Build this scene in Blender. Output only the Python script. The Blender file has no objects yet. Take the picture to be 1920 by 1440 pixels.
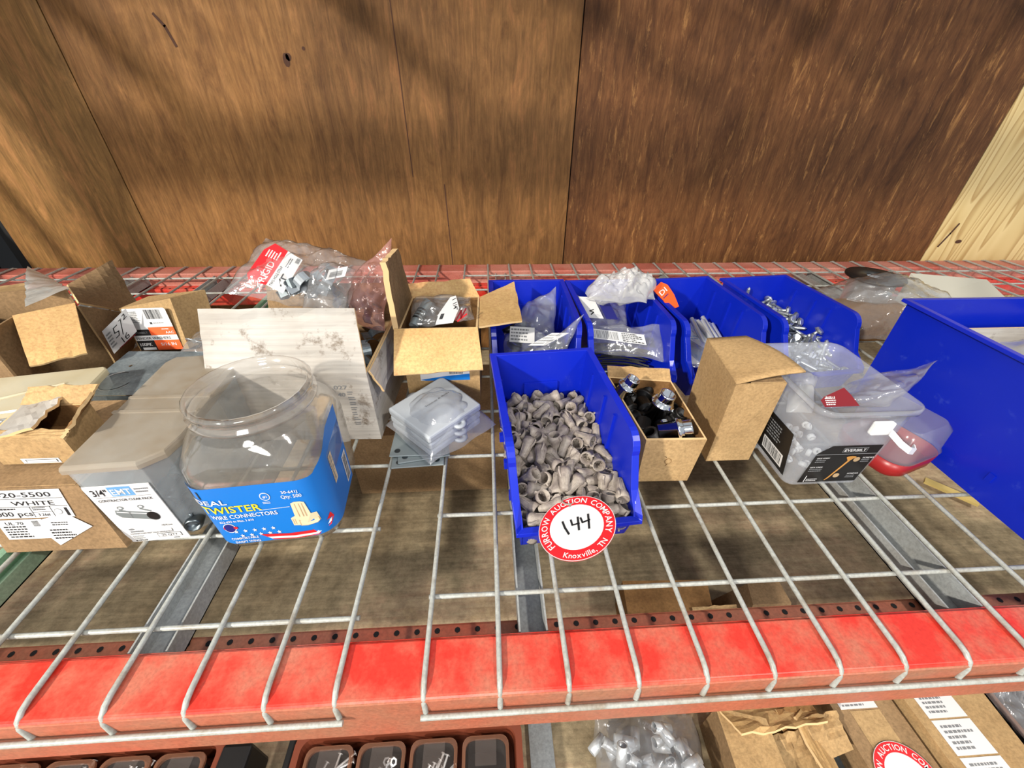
import bpy, bmesh, math, random
from mathutils import Vector, Matrix, noise, Euler
sc = bpy.context.scene
col = sc.collection
PI = math.pi
R = math.radians

# ------------------------------------------------------------------ camera
CP = (0.12596, -0.14843, 0.43041); YAW, PITCH, ROLL, FOC = 0.06563, 0.62025, 0.01453, 776.61
_f = Vector((math.sin(YAW)*math.cos(PITCH), math.cos(YAW)*math.cos(PITCH), -math.sin(PITCH)))
_r = Vector((math.cos(YAW), -math.sin(YAW), 0)); _u = _r.cross(_f)
_R = math.cos(ROLL)*_r + math.sin(ROLL)*_u; _U = -math.sin(ROLL)*_r + math.cos(ROLL)*_u
M3 = Matrix((_R, _U, -_f)).transposed()
cd = bpy.data.cameras.new('camera'); cam = bpy.data.objects.new('camera', cd); col.objects.link(cam)
cam.matrix_world = Matrix.Translation(CP) @ M3.to_4x4()
cd.sensor_fit = 'HORIZONTAL'; cd.sensor_width = 36; cd.lens = FOC/1920*36; cd.clip_start = .01
sc.camera = cam
def at(x, y, z=None, Y=None):
    """photo pixel -> world point at height z (or at depth Y)"""
    d = M3 @ Vector(((x-960)/FOC, -(y-720)/FOC, -1)); C = Vector(CP)
    t = (Y-C.y)/d.y if Y is not None else (z-C.z)/d.z
    return C + d*t

# ------------------------------------------------------------------ light
sc.view_settings.view_transform = 'Standard'; sc.view_settings.look = 'None'
sc.view_settings.gamma = 1; sc.view_settings.use_curve_mapping = False
sc.view_settings.exposure = 0.0
w = bpy.data.worlds.new('warehouse'); sc.world = w; w.use_nodes = True
w.node_tree.nodes['Background'].inputs[0].default_value = (.86, .93, 1, 1)
w.node_tree.nodes['Background'].inputs[1].default_value = .74
def area(name, loc, target, size, power, color):
    l = bpy.data.lights.new(name, 'AREA'); l.shape = 'DISK'; l.size = size; l.energy = power; l.color = color
    o = bpy.data.objects.new(name, l); col.objects.link(o); o.location = loc
    o.rotation_euler = (Vector(target)-Vector(loc)).to_track_quat('-Z', 'Y').to_euler(); return o
area('front_fill', (-1.9, -1.7, 1.75), (-.3, .4, 0), .14, 150, (1, .93, .82))
area('front_fill', (2.0, -1.15, 2.75), (.2, .3, 0), .22, 62, (1, .94, .86))
area('front_fill', (-.3, -3.6, 1.7), (.2, .8, .2), 1.0, 85, (1, .96, .9))  # wide low fill added to brighten the wall and front faces, not a fixture

# ------------------------------------------------------------------ materials
def s2l(c):
    return tuple(((v/255)/12.92 if v/255 <= .04045 else ((v/255+.055)/1.055)**2.4) for v in c) + (1,)
MATS = {}
class NT:
    def __init__(s, name):
        s.m = bpy.data.materials.new(name); s.m.use_nodes = True; s.t = s.m.node_tree
        s.b = s.t.nodes['Principled BSDF']; s.out = s.t.nodes['Material Output']; MATS[name] = s.m
    def n(s, typ, **kw):
        nd = s.t.nodes.new(typ)
        for k, v in kw.items():
            if hasattr(nd, k) and not isinstance(v, tuple): setattr(nd, k, v)
            else: nd.inputs[k.replace('_', ' ')].default_value = v
        return nd
    def l(s, a, b): s.t.links.new(a, b)
    def coords(s, scale=(1, 1, 1), obj=True):
        tc = s.n('ShaderNodeTexCoord'); mp = s.n('ShaderNodeMapping'); mp.inputs['Scale'].default_value = scale
        if obj: s.l(tc.outputs['Object'], mp.inputs[0])
        else:
            g = s.n('ShaderNodeNewGeometry'); s.l(g.outputs['Position'], mp.inputs[0])
        return mp.outputs[0]
    def noise(s, vec, scale, detail=5, rough=.6, dist=0):
        nd = s.n('ShaderNodeTexNoise'); nd.inputs['Scale'].default_value = scale; nd.inputs['Detail'].default_value = detail
        nd.inputs['Roughness'].default_value = rough; nd.inputs['Distortion'].default_value = dist
        s.l(vec, nd.inputs['Vector']); return nd.outputs['Fac']
    def ramp(s, fac, stops):
        r = s.n('ShaderNodeValToRGB'); el = r.color_ramp.elements
        while len(el) < len(stops): el.new(.5)
        for e, (p, c) in zip(el, stops): e.position = p; e.color = c if len(c) == 4 else s2l(c)
        s.l(fac, r.inputs[0]); return r.outputs[0]
    def mix(s, fac, a, b, mode='MIX'):
        m = s.n('ShaderNodeMix'); m.data_type = 'RGBA'; m.blend_type = mode
        for i, v in ((0, fac), (6, a), (7, b)):
            if isinstance(v, (float, int)): m.inputs[i].default_value = v
            elif isinstance(v, tuple): m.inputs[i].default_value = v if len(v) == 4 else s2l(v)
            else: s.l(v, m.inputs[i])
        return m.outputs[2]
    def bump(s, h, strength=.3, dist=.002):
        b = s.n('ShaderNodeBump'); b.inputs['Strength'].default_value = strength; b.inputs['Distance'].default_value = dist
        s.l(h, b.inputs['Height']); s.l(b.outputs[0], s.b.inputs['Normal']); return b
def simple(name, c, rough=.6, metal=0, spec=.5):
    t = NT(name); t.b.inputs['Base Color'].default_value = s2l(c); t.b.inputs['Roughness'].default_value = rough
    t.b.inputs['Metallic'].default_value = metal; t.b.inputs['Specular IOR Level'].default_value = spec; return t.m
B4, W4 = (0, 0, 0, 1), (1, 1, 1, 1)

def dusty(name, base, dust, rough=.5, amt=(.45, .62), scale=14, metal=0, bump=.15, fine=300):
    t = NT(name); v = t.coords()
    n1 = t.noise(v, scale, 6, .65); n2 = t.noise(v, fine, 3)
    f = t.ramp(n1, [(amt[0], B4), (amt[1], W4)])
    c = t.mix(f, base, dust); c = t.mix(.25, c, t.ramp(n2, [(.3, (60, 60, 60)), (.7, (220, 220, 220))]), 'OVERLAY')
    t.l(c, t.b.inputs['Base Color']); t.b.inputs['Roughness'].default_value = rough; t.b.inputs['Metallic'].default_value = metal
    t.bump(n2, bump, .0006); return t.m
def cardboard(name, c, dark, speck=.35):
    t = NT(name); v = t.coords(); n1 = t.noise(v, 9, 5, .6, .4); n2 = t.noise(v, 260, 4, .7)
    vs = t.coords((60, 900, 60)); n3 = t.noise(vs, 1, 2)
    cc = t.mix(t.ramp(n1, [(.35, B4), (.7, W4)]), c, dark)
    cc = t.mix(speck, cc, t.ramp(n2, [(.32, (70, 70, 70)), (.62, (190, 190, 190))]), 'OVERLAY')
    cc = t.mix(.12, cc, t.ramp(n3, [(.3, (90, 90, 90)), (.7, (170, 170, 170))]), 'OVERLAY')
    t.l(cc, t.b.inputs['Base Color']); t.b.inputs['Roughness'].default_value = .85; t.b.inputs['Specular IOR Level'].default_value = .2
    t.bump(n2, .2, .0008); return t.m
cardboard('kraft', (192, 160, 114), (166, 134, 92))
cardboard('kraft_light', (214, 182, 128), (196, 160, 104))
cardboard('kraft_dark', (150, 112, 70), (118, 84, 50))
cardboard('kraft_grey', (164, 134, 98), (132, 106, 76))
def whiteboard():
    t = NT('white_board'); v = t.coords(); vs = t.coords((6, 6, 190))
    n1 = t.noise(v, 26, 6, .75); n2 = t.noise(vs, 1, 4, .6); n3 = t.noise(v, 7, 4)
    c = t.mix(t.ramp(n3, [(.4, B4), (.75, W4)]), (184, 180, 174), (158, 148, 135))
    c = t.mix(t.ramp(n1, [(.57, B4), (.68, (.85, .85, .85, 1))]), c, (104, 88, 70))
    c = t.mix(.3, c, t.ramp(n2, [(.35, (95, 95, 95)), (.6, (170, 170, 170))]), 'OVERLAY')
    t.l(c, t.b.inputs['Base Color']); t.b.inputs['Roughness'].default_value = .75; t.bump(n2, .35, .0015)
whiteboard()
def plywood(name, light, mid, dark, knot=True, vs=(9, 9, 1.6), contrast=(.3, .5, .72), pale=None):
    t = NT(name); v = t.coords(vs, False); v2 = t.coords((1, 1, .35), False)
    v3 = t.coords((190, 190, 12), False); v5 = t.coords((30, 30, 14), False)
    n1 = t.noise(v, 3.4, 10, .72, 1.6); n2 = t.noise(v2, 2.2, 5, .55); n3 = t.noise(v3, 1, 4, .7)
    c = t.ramp(n1, [(contrast[0], dark), (contrast[1], mid), (contrast[2], light)])
    c = t.mix(.7, c, t.ramp(n2, [(.3, (92, 86, 80)), (.7, (172, 168, 160))]), 'OVERLAY')
    c = t.mix(.5, c, t.ramp(n3, [(.3, (84, 80, 76)), (.62, (160, 160, 160))]), 'OVERLAY')
    c = t.mix(.5, c, t.ramp(t.noise(v5, 1, 8, .75, 1), [(.35, (96, 94, 92)), (.65, (160, 160, 160))]), 'OVERLAY')
    if pale:                                  # patches where the face veneer has flaked off
        n4 = t.noise(t.coords((60, 60, 9), False), 1, 8, .8, .5)
        c = t.mix(t.ramp(n4, [(.55, B4), (.66, (.42, .42, .42, 1))]), c, pale)
    t.l(c, t.b.inputs['Base Color']); t.b.inputs['Roughness'].default_value = .62; t.b.inputs['Specular IOR Level'].default_value = .25
    t.bump(n3, .35, .002); return t.m
plywood('plywood_tan', (212, 170, 108), (192, 146, 86), (158, 114, 64))
plywood('plywood_brown', (208, 158, 98), (184, 132, 76), (146, 98, 54))
plywood('plywood_red', (184, 128, 78), (152, 100, 58), (110, 68, 38), pale=(200, 146, 86))
def pale_ply():
    t = NT('plywood_pale'); g = t.coords((2.2, 2.2, .32), False)
    n = t.noise(g, 1.6, 3, .5, .3)
    wv = t.n('ShaderNodeMath'); wv.operation = 'MULTIPLY'; t.l(n, wv.inputs[0]); wv.inputs[1].default_value = 34
    fr = t.n('ShaderNodeMath'); fr.operation = 'FRACT'; t.l(wv.outputs[0], fr.inputs[0])
    c = t.ramp(fr.outputs[0], [(0, (212, 188, 134)), (.55, (202, 176, 120)), (.9, (172, 140, 86)), (1, (206, 182, 128))])
    t.l(c, t.b.inputs['Base Color']); t.b.inputs['Roughness'].default_value = .6
pale_ply()
def low_ply():
    t = NT('dusty_plywood'); v = t.coords((1, 1, 1), False); vs = t.coords((6, 90, 6), False)
    n1 = t.noise(v, 3.2, 6, .62, .3); n2 = t.noise(vs, 1.5, 5, .7); n3 = t.noise(v, 60, 6, .75); n4 = t.noise(v, 16, 5, .7, .8)
    c = t.ramp(n1, [(.32, (140, 120, 92)), (.5, (188, 170, 136)), (.7, (222, 208, 172))])
    c = t.mix(.55, c, t.ramp(n2, [(.3, (80, 80, 80)), (.68, (165, 165, 165))]), 'OVERLAY')
    c = t.mix(.5, c, t.ramp(n3, [(.3, (60, 60, 60)), (.6, (180, 180, 180))]), 'OVERLAY')
    c = t.mix(t.ramp(n4, [(.66, B4), (.74, (.6, .6, .6, 1))]), c, (66, 52, 36))
    t.l(c, t.b.inputs['Base Color']); t.b.inputs['Roughness'].default_value = .9; t.b.inputs['Specular IOR Level'].default_value = .15
    t.bump(n3, .4, .003)
low_ply()
dusty('red_paint', (204, 50, 36), (186, 106, 84), .36, (.43, .64), 12)
dusty('red_dusty', (182, 92, 66), (160, 108, 82), .5, (.35, .65), 7)
dusty('red_pink', (168, 80, 66), (184, 124, 108), .5, (.35, .62), 5)
dusty('wire_grey', (164, 166, 160), (142, 134, 120), .38, (.5, .7), 30, 0, .05)
dusty('channel_grey', (158, 162, 162), (132, 130, 124), .45, (.4, .7), 9)
dusty('green_paint', (120, 152, 126), (150, 160, 138), .5, (.4, .7), 9)
dusty('post_green', (34, 58, 46), (52, 66, 54), .5, (.4, .7), 9)
def blue():
    t = NT('blue_plastic'); v = t.coords(); n1 = t.noise(v, 40, 6, .75); n2 = t.noise(v, 7, 3)
    c = t.mix(t.ramp(n1, [(.6, B4), (.85, (.35, .35, .35, 1))]), (8, 34, 172), (96, 120, 200))
    t.l(c, t.b.inputs['Base Color'])
    t.l(t.ramp(n2, [(.3, (.22, .22, .22, 1)), (.7, (.42, .42, .42, 1))]), t.b.inputs['Roughness'])
    t.b.inputs['Subsurface Weight'].default_value = 0
blue()
simple('chrome', (206, 208, 210), .12, 1); simple('zinc', (196, 202, 206), .28, .8); simple('bright_steel', (214, 218, 220), .25, .5); simple('dark_steel', (96, 104, 108), .35, 1)
dusty('galvanised', (150, 162, 168), (116, 128, 134), .3, (.4, .62), 22, .45, .05)
simple('black_plastic', (18, 17, 17), .45); simple('black_ink', (16, 16, 18), .7); simple('grey_ink', (120, 122, 124), .7)
simple('label_white', (214, 214, 214), .5); simple('label_blue', (18, 112, 196), .38); simple('label_black', (20, 19, 20), .4)
simple('label_paleblue', (98, 150, 196), .5); simple('red_print', (208, 30, 38), .45); simple('orange_print', (240, 92, 34), .5)
simple('yellow_print', (248, 208, 26), .45); simple('dark_blue_print', (10, 66, 130), .45); simple('gold', (206, 148, 74), .4, .2)
simple('maroon_print', (116, 16, 28), .5); simple('tan_nut', (216, 196, 162), .5); simple('tan_nut_dark', (178, 152, 116), .5)
simple('grey_plate', (172, 178, 184), .5); simple('steel_plate', (146, 156, 158), .4, .5); simple('navy_print', (28, 30, 110), .5)
simple('kraft_edge', (208, 176, 128), .9); simple('tan_strip', (196, 172, 104), .7); simple('case_red', (112, 56, 38), .4)
simple('orange_red_bag', (222, 62, 34), .4); simple('black_inside', (14, 14, 15), .8); simple('white_plastic', (226, 228, 228), .35)
simple('grey_box', (168, 164, 150), .7); simple('blue_inside', (14, 36, 150), .5)
simple('red_lid', (150, 34, 34), .35); simple('pale_pin', (214, 216, 214), .4)
dusty('nut_grey', (164, 154, 142), (132, 121, 114), .6, (.4, .62), 60, 0, .05)
def clear(name, tint=(1, 1, 1), milk=.1, gloss=.5, rough=.08, mcol=(214, 218, 222), bump=0, bscale=60, dust=0, dustcol=(150, 138, 122), dscale=20):
    """thin clear plastic: sees through, a milky share, glossy by fresnel"""
    t = NT(name); t.t.nodes.remove(t.b)
    tr = t.n('ShaderNodeBsdfTransparent'); tr.inputs[0].default_value = (*tint, 1)
    df = t.n('ShaderNodeBsdfDiffuse'); df.inputs[0].default_value = s2l(mcol)
    tl = t.n('ShaderNodeBsdfTranslucent'); tl.inputs[0].default_value = s2l(mcol)
    gl = t.n('ShaderNodeBsdfGlossy'); gl.inputs['Roughness'].default_value = rough
    fr = t.n('ShaderNodeLayerWeight'); fr.inputs[0].default_value = .5      # facing, the same from both sides of the sheet
    pw = t.n('ShaderNodeMath'); pw.operation = 'POWER'; t.l(fr.outputs['Facing'], pw.inputs[0]); pw.inputs[1].default_value = 4
    sc_ = t.n('ShaderNodeMath'); sc_.operation = 'MULTIPLY_ADD'; t.l(pw.outputs[0], sc_.inputs[0]); sc_.inputs[1].default_value = .8; sc_.inputs[2].default_value = .05
    a = t.n('ShaderNodeMixShader'); a.inputs[0].default_value = .35; t.l(df.outputs[0], a.inputs[1]); t.l(tl.outputs[0], a.inputs[2])
    m1 = t.n('ShaderNodeMixShader'); m1.inputs[0].default_value = milk
    v = t.coords()
    if dust:
        n = t.noise(v, dscale, 6, .7); t.l(t.ramp(n, [(.35, (milk,)*3+(1,)), (.7, (milk+dust,)*3+(1,))]), m1.inputs[0])
        t.l(t.mix(t.ramp(n, [(.35, B4), (.65, W4)]), mcol, dustcol), df.inputs[0])
    t.l(tr.outputs[0], m1.inputs[1]); t.l(a.outputs[0], m1.inputs[2])
    mu = t.n('ShaderNodeMath'); mu.operation = 'MULTIPLY'; mu.use_clamp = True; t.l(sc_.outputs[0], mu.inputs[0]); mu.inputs[1].default_value = gloss
    m2 = t.n('ShaderNodeMixShader'); t.l(mu.outputs[0], m2.inputs[0]); t.l(m1.outputs[0], m2.inputs[1]); t.l(gl.outputs[0], m2.inputs[2])
    if bump:
        bn = t.n('ShaderNodeBump'); bn.inputs['Strength'].default_value = bump; bn.inputs['Distance'].default_value = .002
        t.l(t.noise(v, bscale, 3, .5, .8), bn.inputs['Height'])
        for nd in (gl, fr): t.l(bn.outputs[0], nd.inputs['Normal'])
    t.l(m2.outputs[0], t.out.inputs[0]); return t.m
clear('clear_jar', (.975, .97, .96), .06, 1.2, .06, (226, 224, 218), bump=.12, bscale=14, dust=.10, dustcol=(196, 186, 170))
clear('clear_pack', (.96, .97, .98), .26, .6, .12, (214, 222, 226))
clear('clear_lid_dusty', (.95, .95, .95), .5, .4, .3, (200, 192, 178), dust=.34, dustcol=(156, 140, 118), dscale=11)
clear('organizer_lid', (.95, .95, .9), .55, .4, .25, (240, 234, 212), dust=.25, dustcol=(206, 192, 158), dscale=9)
clear('clear_bucket', (.97, .98, .99), .2, .7, .12, (226, 230, 236), bump=.1, bscale=20)
clear('film', (.99, .99, .99), .13, 1.5, .14, (236, 238, 240), bump=.9, bscale=55)
clear('film_milky', (.98, .98, .98), .5, .9, .2, (240, 240, 236), bump=.9, bscale=45)
clear('film_grey', (.98, .98, .99), .2, 1.5, .16, (216, 220, 226), bump=.9, bscale=50)
clear('film_red', (.98, .86, .84), .2, 1.0, .15, (240, 190, 182), bump=.8, bscale=60)
clear('clear_case', (.97, .95, .94), .06, .7, .1, (200, 190, 184))
clear('case_clear_orange', (.85, .72, .62), .4, .8, .2, (190, 136, 108))
clear('jar_rim', (.96, .96, .95), .16, 1.6, .08, (222, 214, 204), bump=.1, bscale=20)

# ------------------------------------------------------------------ mesh tools
class MB:
    """collects verts and faces (with material slots) into ONE mesh object"""
    def __init__(s): s.v = []; s.f = []; s.mi = []; s.sm = []; s.mats = []
    def mat(s, name):
        if name not in s.mats: s.mats.append(name)
        return s.mats.index(name)
    def add(s, vs, fs, mat=None, smooth=False):
        k = len(s.v); s.v += [Vector(p) for p in vs]; i = s.mat(mat) if mat else 0
        for f in fs: s.f.append([k+j for j in f]); s.mi.append(i); s.sm.append(smooth)
        return s
    def box(s, lo, hi, mat=None, M=None):
        x0, y0, z0 = lo; x1, y1, z1 = hi
        vs = [Vector(p) for p in ((x0,y0,z0),(x1,y0,z0),(x1,y1,z0),(x0,y1,z0),(x0,y0,z1),(x1,y0,z1),(x1,y1,z1),(x0,y1,z1))]
        if M: vs = [M @ p for p in vs]
        return s.add(vs, [(3,2,1,0),(4,5,6,7),(0,1,5,4),(1,2,6,5),(2,3,7,6),(3,0,4,7)], mat)
    def hexa(s, b, t, mat=None):
        return s.add(list(b)+list(t), [(3,2,1,0),(4,5,6,7),(0,1,5,4),(1,2,6,5),(2,3,7,6),(3,0,4,7)], mat)
    def slab(s, pts, th, mat=None, nrm=None):
        """thick panel: polygon pts, thickness th behind it"""
        pts = [Vector(p) for p in pts]; n = nrm or (pts[1]-pts[0]).cross(pts[2]-pts[0]).normalized(); k = len(pts)
        vs = pts + [p - n*th for p in pts]
        fs = [tuple(range(k)), tuple(range(2*k-1, k-1, -1))] + [(i, i+k, (i+1) % k+k, (i+1) % k) for i in range(k)]
        return s.add(vs, fs, mat)
    def tube(s, path, r, n=8, mat=None, smooth=True, cap=True):
        path = [Vector(p) for p in path]; rings = []; m = len(path)
        t0 = (path[1]-path[0]).normalized(); up = Vector((0, 0, 1)) if abs(t0.z) < .9 else Vector((1, 0, 0))
        a = t0.cross(up).normalized()
        for i, p in enumerate(path):
            t = (path[min(i+1, m-1)]-path[max(i-1, 0)]).normalized(); a = (a - t*a.dot(t)).normalized(); b = t.cross(a)
            rr = r[i] if isinstance(r, (list, tuple)) else r
            rings.append([p + (a*math.cos(2*PI*j/n)+b*math.sin(2*PI*j/n))*rr for j in range(n)])
        return s.loft(rings, mat, smooth, cap, cap)
    def loft(s, rings, mat=None, smooth=False, cap0=False, cap1=False, closed=True):
        n = len(rings[0]); vs = [p for r_ in rings for p in r_]; fs = []
        for i in range(len(rings)-1):
            for j in range(n if closed else n-1):
                k = (j+1) % n; fs.append((i*n+j, i*n+k, (i+1)*n+k, (i+1)*n+j))
        s.add(vs, fs, mat, smooth)
        if cap0: s.add(rings[0], [tuple(range(n-1, -1, -1))], mat)
        if cap1: s.add(rings[-1], [tuple(range(n))], mat)
        return s
    def lathe(s, prof, n=20, mat=None, M=None, smooth=True, cap0=False, cap1=False):
        M = M or Matrix.Identity(4)
        return s.loft([[M @ Vector((r*math.cos(2*PI*j/n), r*math.sin(2*PI*j/n), z)) for j in range(n)] for r, z in prof], mat, smooth, cap0, cap1)
    def build(s, name, mat=None, parent=None, auto=False, bevel=0):
        me = bpy.data.meshes.new(name); me.from_pydata([tuple(v) for v in s.v], [], s.f)
        names = s.mats or [mat]
        if s.mats and mat: pass
        for n_ in names: me.materials.append(MATS[n_])
        for p, i, sm in zip(me.polygons, s.mi, s.sm): p.material_index = i; p.use_smooth = sm
        bm = bmesh.new(); bm.from_mesh(me); bmesh.ops.recalc_face_normals(bm, faces=bm.faces); bm.to_mesh(me); bm.free()
        o = bpy.data.objects.new(name, me); col.objects.link(o)
        if parent: o.parent = parent
        if bevel:
            b = o.modifiers.new('b', 'BEVEL'); b.width = bevel; b.segments = 2; b.limit_method = 'ANGLE'; b.angle_limit = R(50)
        return o
def tag(o, label, cat, group=None, kind=None):
    o['label'] = label; o['category'] = cat
    if group: o['group'] = group
    if kind: o['kind'] = kind
    return o
def thing(name, label, cat, loc=(0, 0, 0), rz=0, group=None):
    o = bpy.data.objects.new(name, None); col.objects.link(o); o.location = loc; o.rotation_euler = (0, 0, rz)
    o.empty_display_size = .02; return tag(o, label, cat, group)
def keep(child, root):
    """parent a part that was built in world coordinates"""
    child.parent = root; child.matrix_parent_inverse = root_matrix(root).inverted(); return child
def root_matrix(o): return Matrix.LocRotScale(o.location, o.rotation_euler, o.scale)
def dup(root, loc, rot, label=None):
    r = root.copy(); col.objects.link(r); r.location = loc; r.rotation_euler = rot
    if label: r['label'] = label
    for ch in root.children: c = ch.copy(); col.objects.link(c); c.parent = r
    return r
def struct(o): o['kind'] = 'structure'; return o

# flat print: text and shapes in a u,v frame laid on a real surface
_tc = {}
def textmesh(t):
    if t in _tc: return _tc[t]
    cu = bpy.data.curves.new('t', 'FONT'); cu.body = t; cu.size = 1; cu.resolution_u = 2; cu.offset = .012
    o = bpy.data.objects.new('t', cu); me = o.to_mesh()
    vs = [v.co.copy() for v in me.vertices]; fs = [tuple(p.vertices) for p in me.polygons]; o.to_mesh_clear()
    bpy.data.objects.remove(o)
    xs = [v.x for v in vs] or [0]; _tc[t] = (vs, fs, min(xs), max(xs)); return _tc[t]
class Print(MB):
    def __init__(s, BL, BR, TL, w=1, h=1, lift=.0004, step=.00012):
        super().__init__(); s.o = Vector(BL); s.x = (Vector(BR)-s.o)/w; s.y = (Vector(TL)-s.o)/h
        s.nn = s.x.cross(s.y).normalized(); s.lift = lift; s.step = step
    def P(s, u, v, L): return s.o + s.x*u + s.y*v + s.nn*(s.lift+s.step*L)
    def poly(s, pts, mat, L=0): return s.add([s.P(u, v, L) for u, v in pts], [tuple(range(len(pts)))], mat)
    def rect(s, a, b, c, d, mat, L=0): return s.poly([(a, b), (c, b), (c, d), (a, d)], mat, L)
    def disc(s, cx, cy, r, mat, L=0, n=40, ry=None):
        return s.poly([(cx+r*math.cos(2*PI*i/n), cy+(ry or r)*math.sin(2*PI*i/n)) for i in range(n)], mat, L)
    def text(s, t, u, v, size, mat, L=2, width=None, rot=0, align='l'):
        vs, fs, a, b = textmesh(t); kx = size if width is None else width/(b-a); ox = {'l': a, 'c': (a+b)/2, 'r': b}[align]
        c, d = math.cos(rot), math.sin(rot); out = []
        for p in vs:
            x, y = (p.x-ox)*kx, p.y*size; out.append(s.P(u+x*c-y*d, v+x*d+y*c, L))
        return s.add(out, fs, mat)
    def line(s, pts, wd, mat, L=2):
        for (a, b), (c, d) in zip(pts, pts[1:]):
            l = math.hypot(c-a, d-b) or 1; nx, ny = -(d-b)/l*wd/2, (c-a)/l*wd/2; ex, ey = (c-a)/l*wd*.3, (d-b)/l*wd*.3
            s.poly([(a-nx-ex, b-ny-ey), (c-nx+ex, d-ny+ey), (c+nx+ex, d+ny+ey), (a+nx-ex, b+ny-ey)], mat, L)
        return s
    def barcode(s, a, b, c, d, mat='black_ink', seed=1, L=2, vert=False):
        rd = random.Random(seed); x = 0
        while x < .97:
            wd = rd.choice((.012, .02, .03)); 
            if vert: s.rect(a, b+(d-b)*x, c, b+(d-b)*min(1, x+wd), mat, L)
            else: s.rect(a+(c-a)*x, b, a+(c-a)*min(1, x+wd), d, mat, L)
            x += wd + rd.choice((.014, .022, .03))
        return s
    def scribble(s, a, b, c, d, rows, mat='grey_ink', seed=1, L=2):
        """rows of print too small to read, as broken bars"""
        rd = random.Random(seed); h = (d-b)/rows
        for i in range(rows):
            x = a; y = d-h*(i+.75); end = a+(c-a)*rd.uniform(.6, 1)
            while x < end:
                wd = (c-a)*rd.uniform(.05, .14); s.rect(x, y, min(x+wd, end), y+h*.5, mat, L); x += wd+(c-a)*.03
        return s
def star(cx, cy, r, ry=None):
    ry = ry or r; return [(cx+(r if i % 2 == 0 else r*.4)*math.sin(PI*i/5), cy+(ry if i % 2 == 0 else ry*.4)*math.cos(PI*i/5)) for i in range(10)]

def film(name, corners, bulge=.02, crink=.004, seed=0, mat='film', parent=None, nu=30, nv=24, up=None, low=.3, taper=None, freq=26):
    """crumpled film bag: two sheets meeting at their edges; corners p00,p10,p11,p01"""
    a, b, c, d = [Vector(p) for p in corners]; n = up or ((b-a).cross(d-a)).normalized()
    if not up and n.z < 0: n = -n
    mb = MB(); of = Vector((seed*3.7, seed*1.3, seed*.7))
    def surf(sgn):
        vs = []
        for j in range(nv+1):
            for i in range(nu+1):
                u, v = i/nu, j/nv; p = (a*(1-u)+b*u)*(1-v)+(d*(1-u)+c*u)*v
                e = (16*u*(1-u)*v*(1-v)); k = bulge*e**.55 if sgn > 0 else -bulge*low*e**.55
                if taper: k *= taper(u, v)
                q = p*freq+of; r1 = abs(noise.noise(q))*2; r2 = abs(noise.noise(q*2.3+Vector((5, 1, 2))))*1.2; r3 = noise.noise(q*.5)
                kk = min(1, e*2.2+.03)*crink
                wob = (noise.noise_vector(p*30+of))*crink*.7
                vs.append(p+n*(k+sgn*(kk*(r1+r2-.8)+kk*r3))+wob)
        return vs
    fs = [(j*(nu+1)+i, j*(nu+1)+i+1, (j+1)*(nu+1)+i+1, (j+1)*(nu+1)+i) for j in range(nv) for i in range(nu)]
    mb.add(surf(1), fs, mat, True); mb.add(surf(-1), fs, mat, True)
    return mb.build(name, parent=parent)

def rrect(cx, cy, w, d, r, z, n=5, M=None, ch=None):
    pts = []
    for qx, qy, a0 in ((1, 1, 0), (-1, 1, 90), (-1, -1, 180), (1, -1, 270)):
        for i in range(n+1):
            a = R(a0+90*i/n); pts.append(Vector((cx+qx*(w/2-r)+r*math.cos(a), cy+qy*(d/2-r)+r*math.sin(a), z)))
    return [M @ p for p in pts] if M else pts
def inset(ring, th):
    c = sum(ring, Vector())/len(ring); out = []
    for p in ring:
        q = p-c; l = math.hypot(q.x, q.y) or 1; out.append(p-Vector((q.x/l, q.y/l, 0))*th)
    return out

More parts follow.
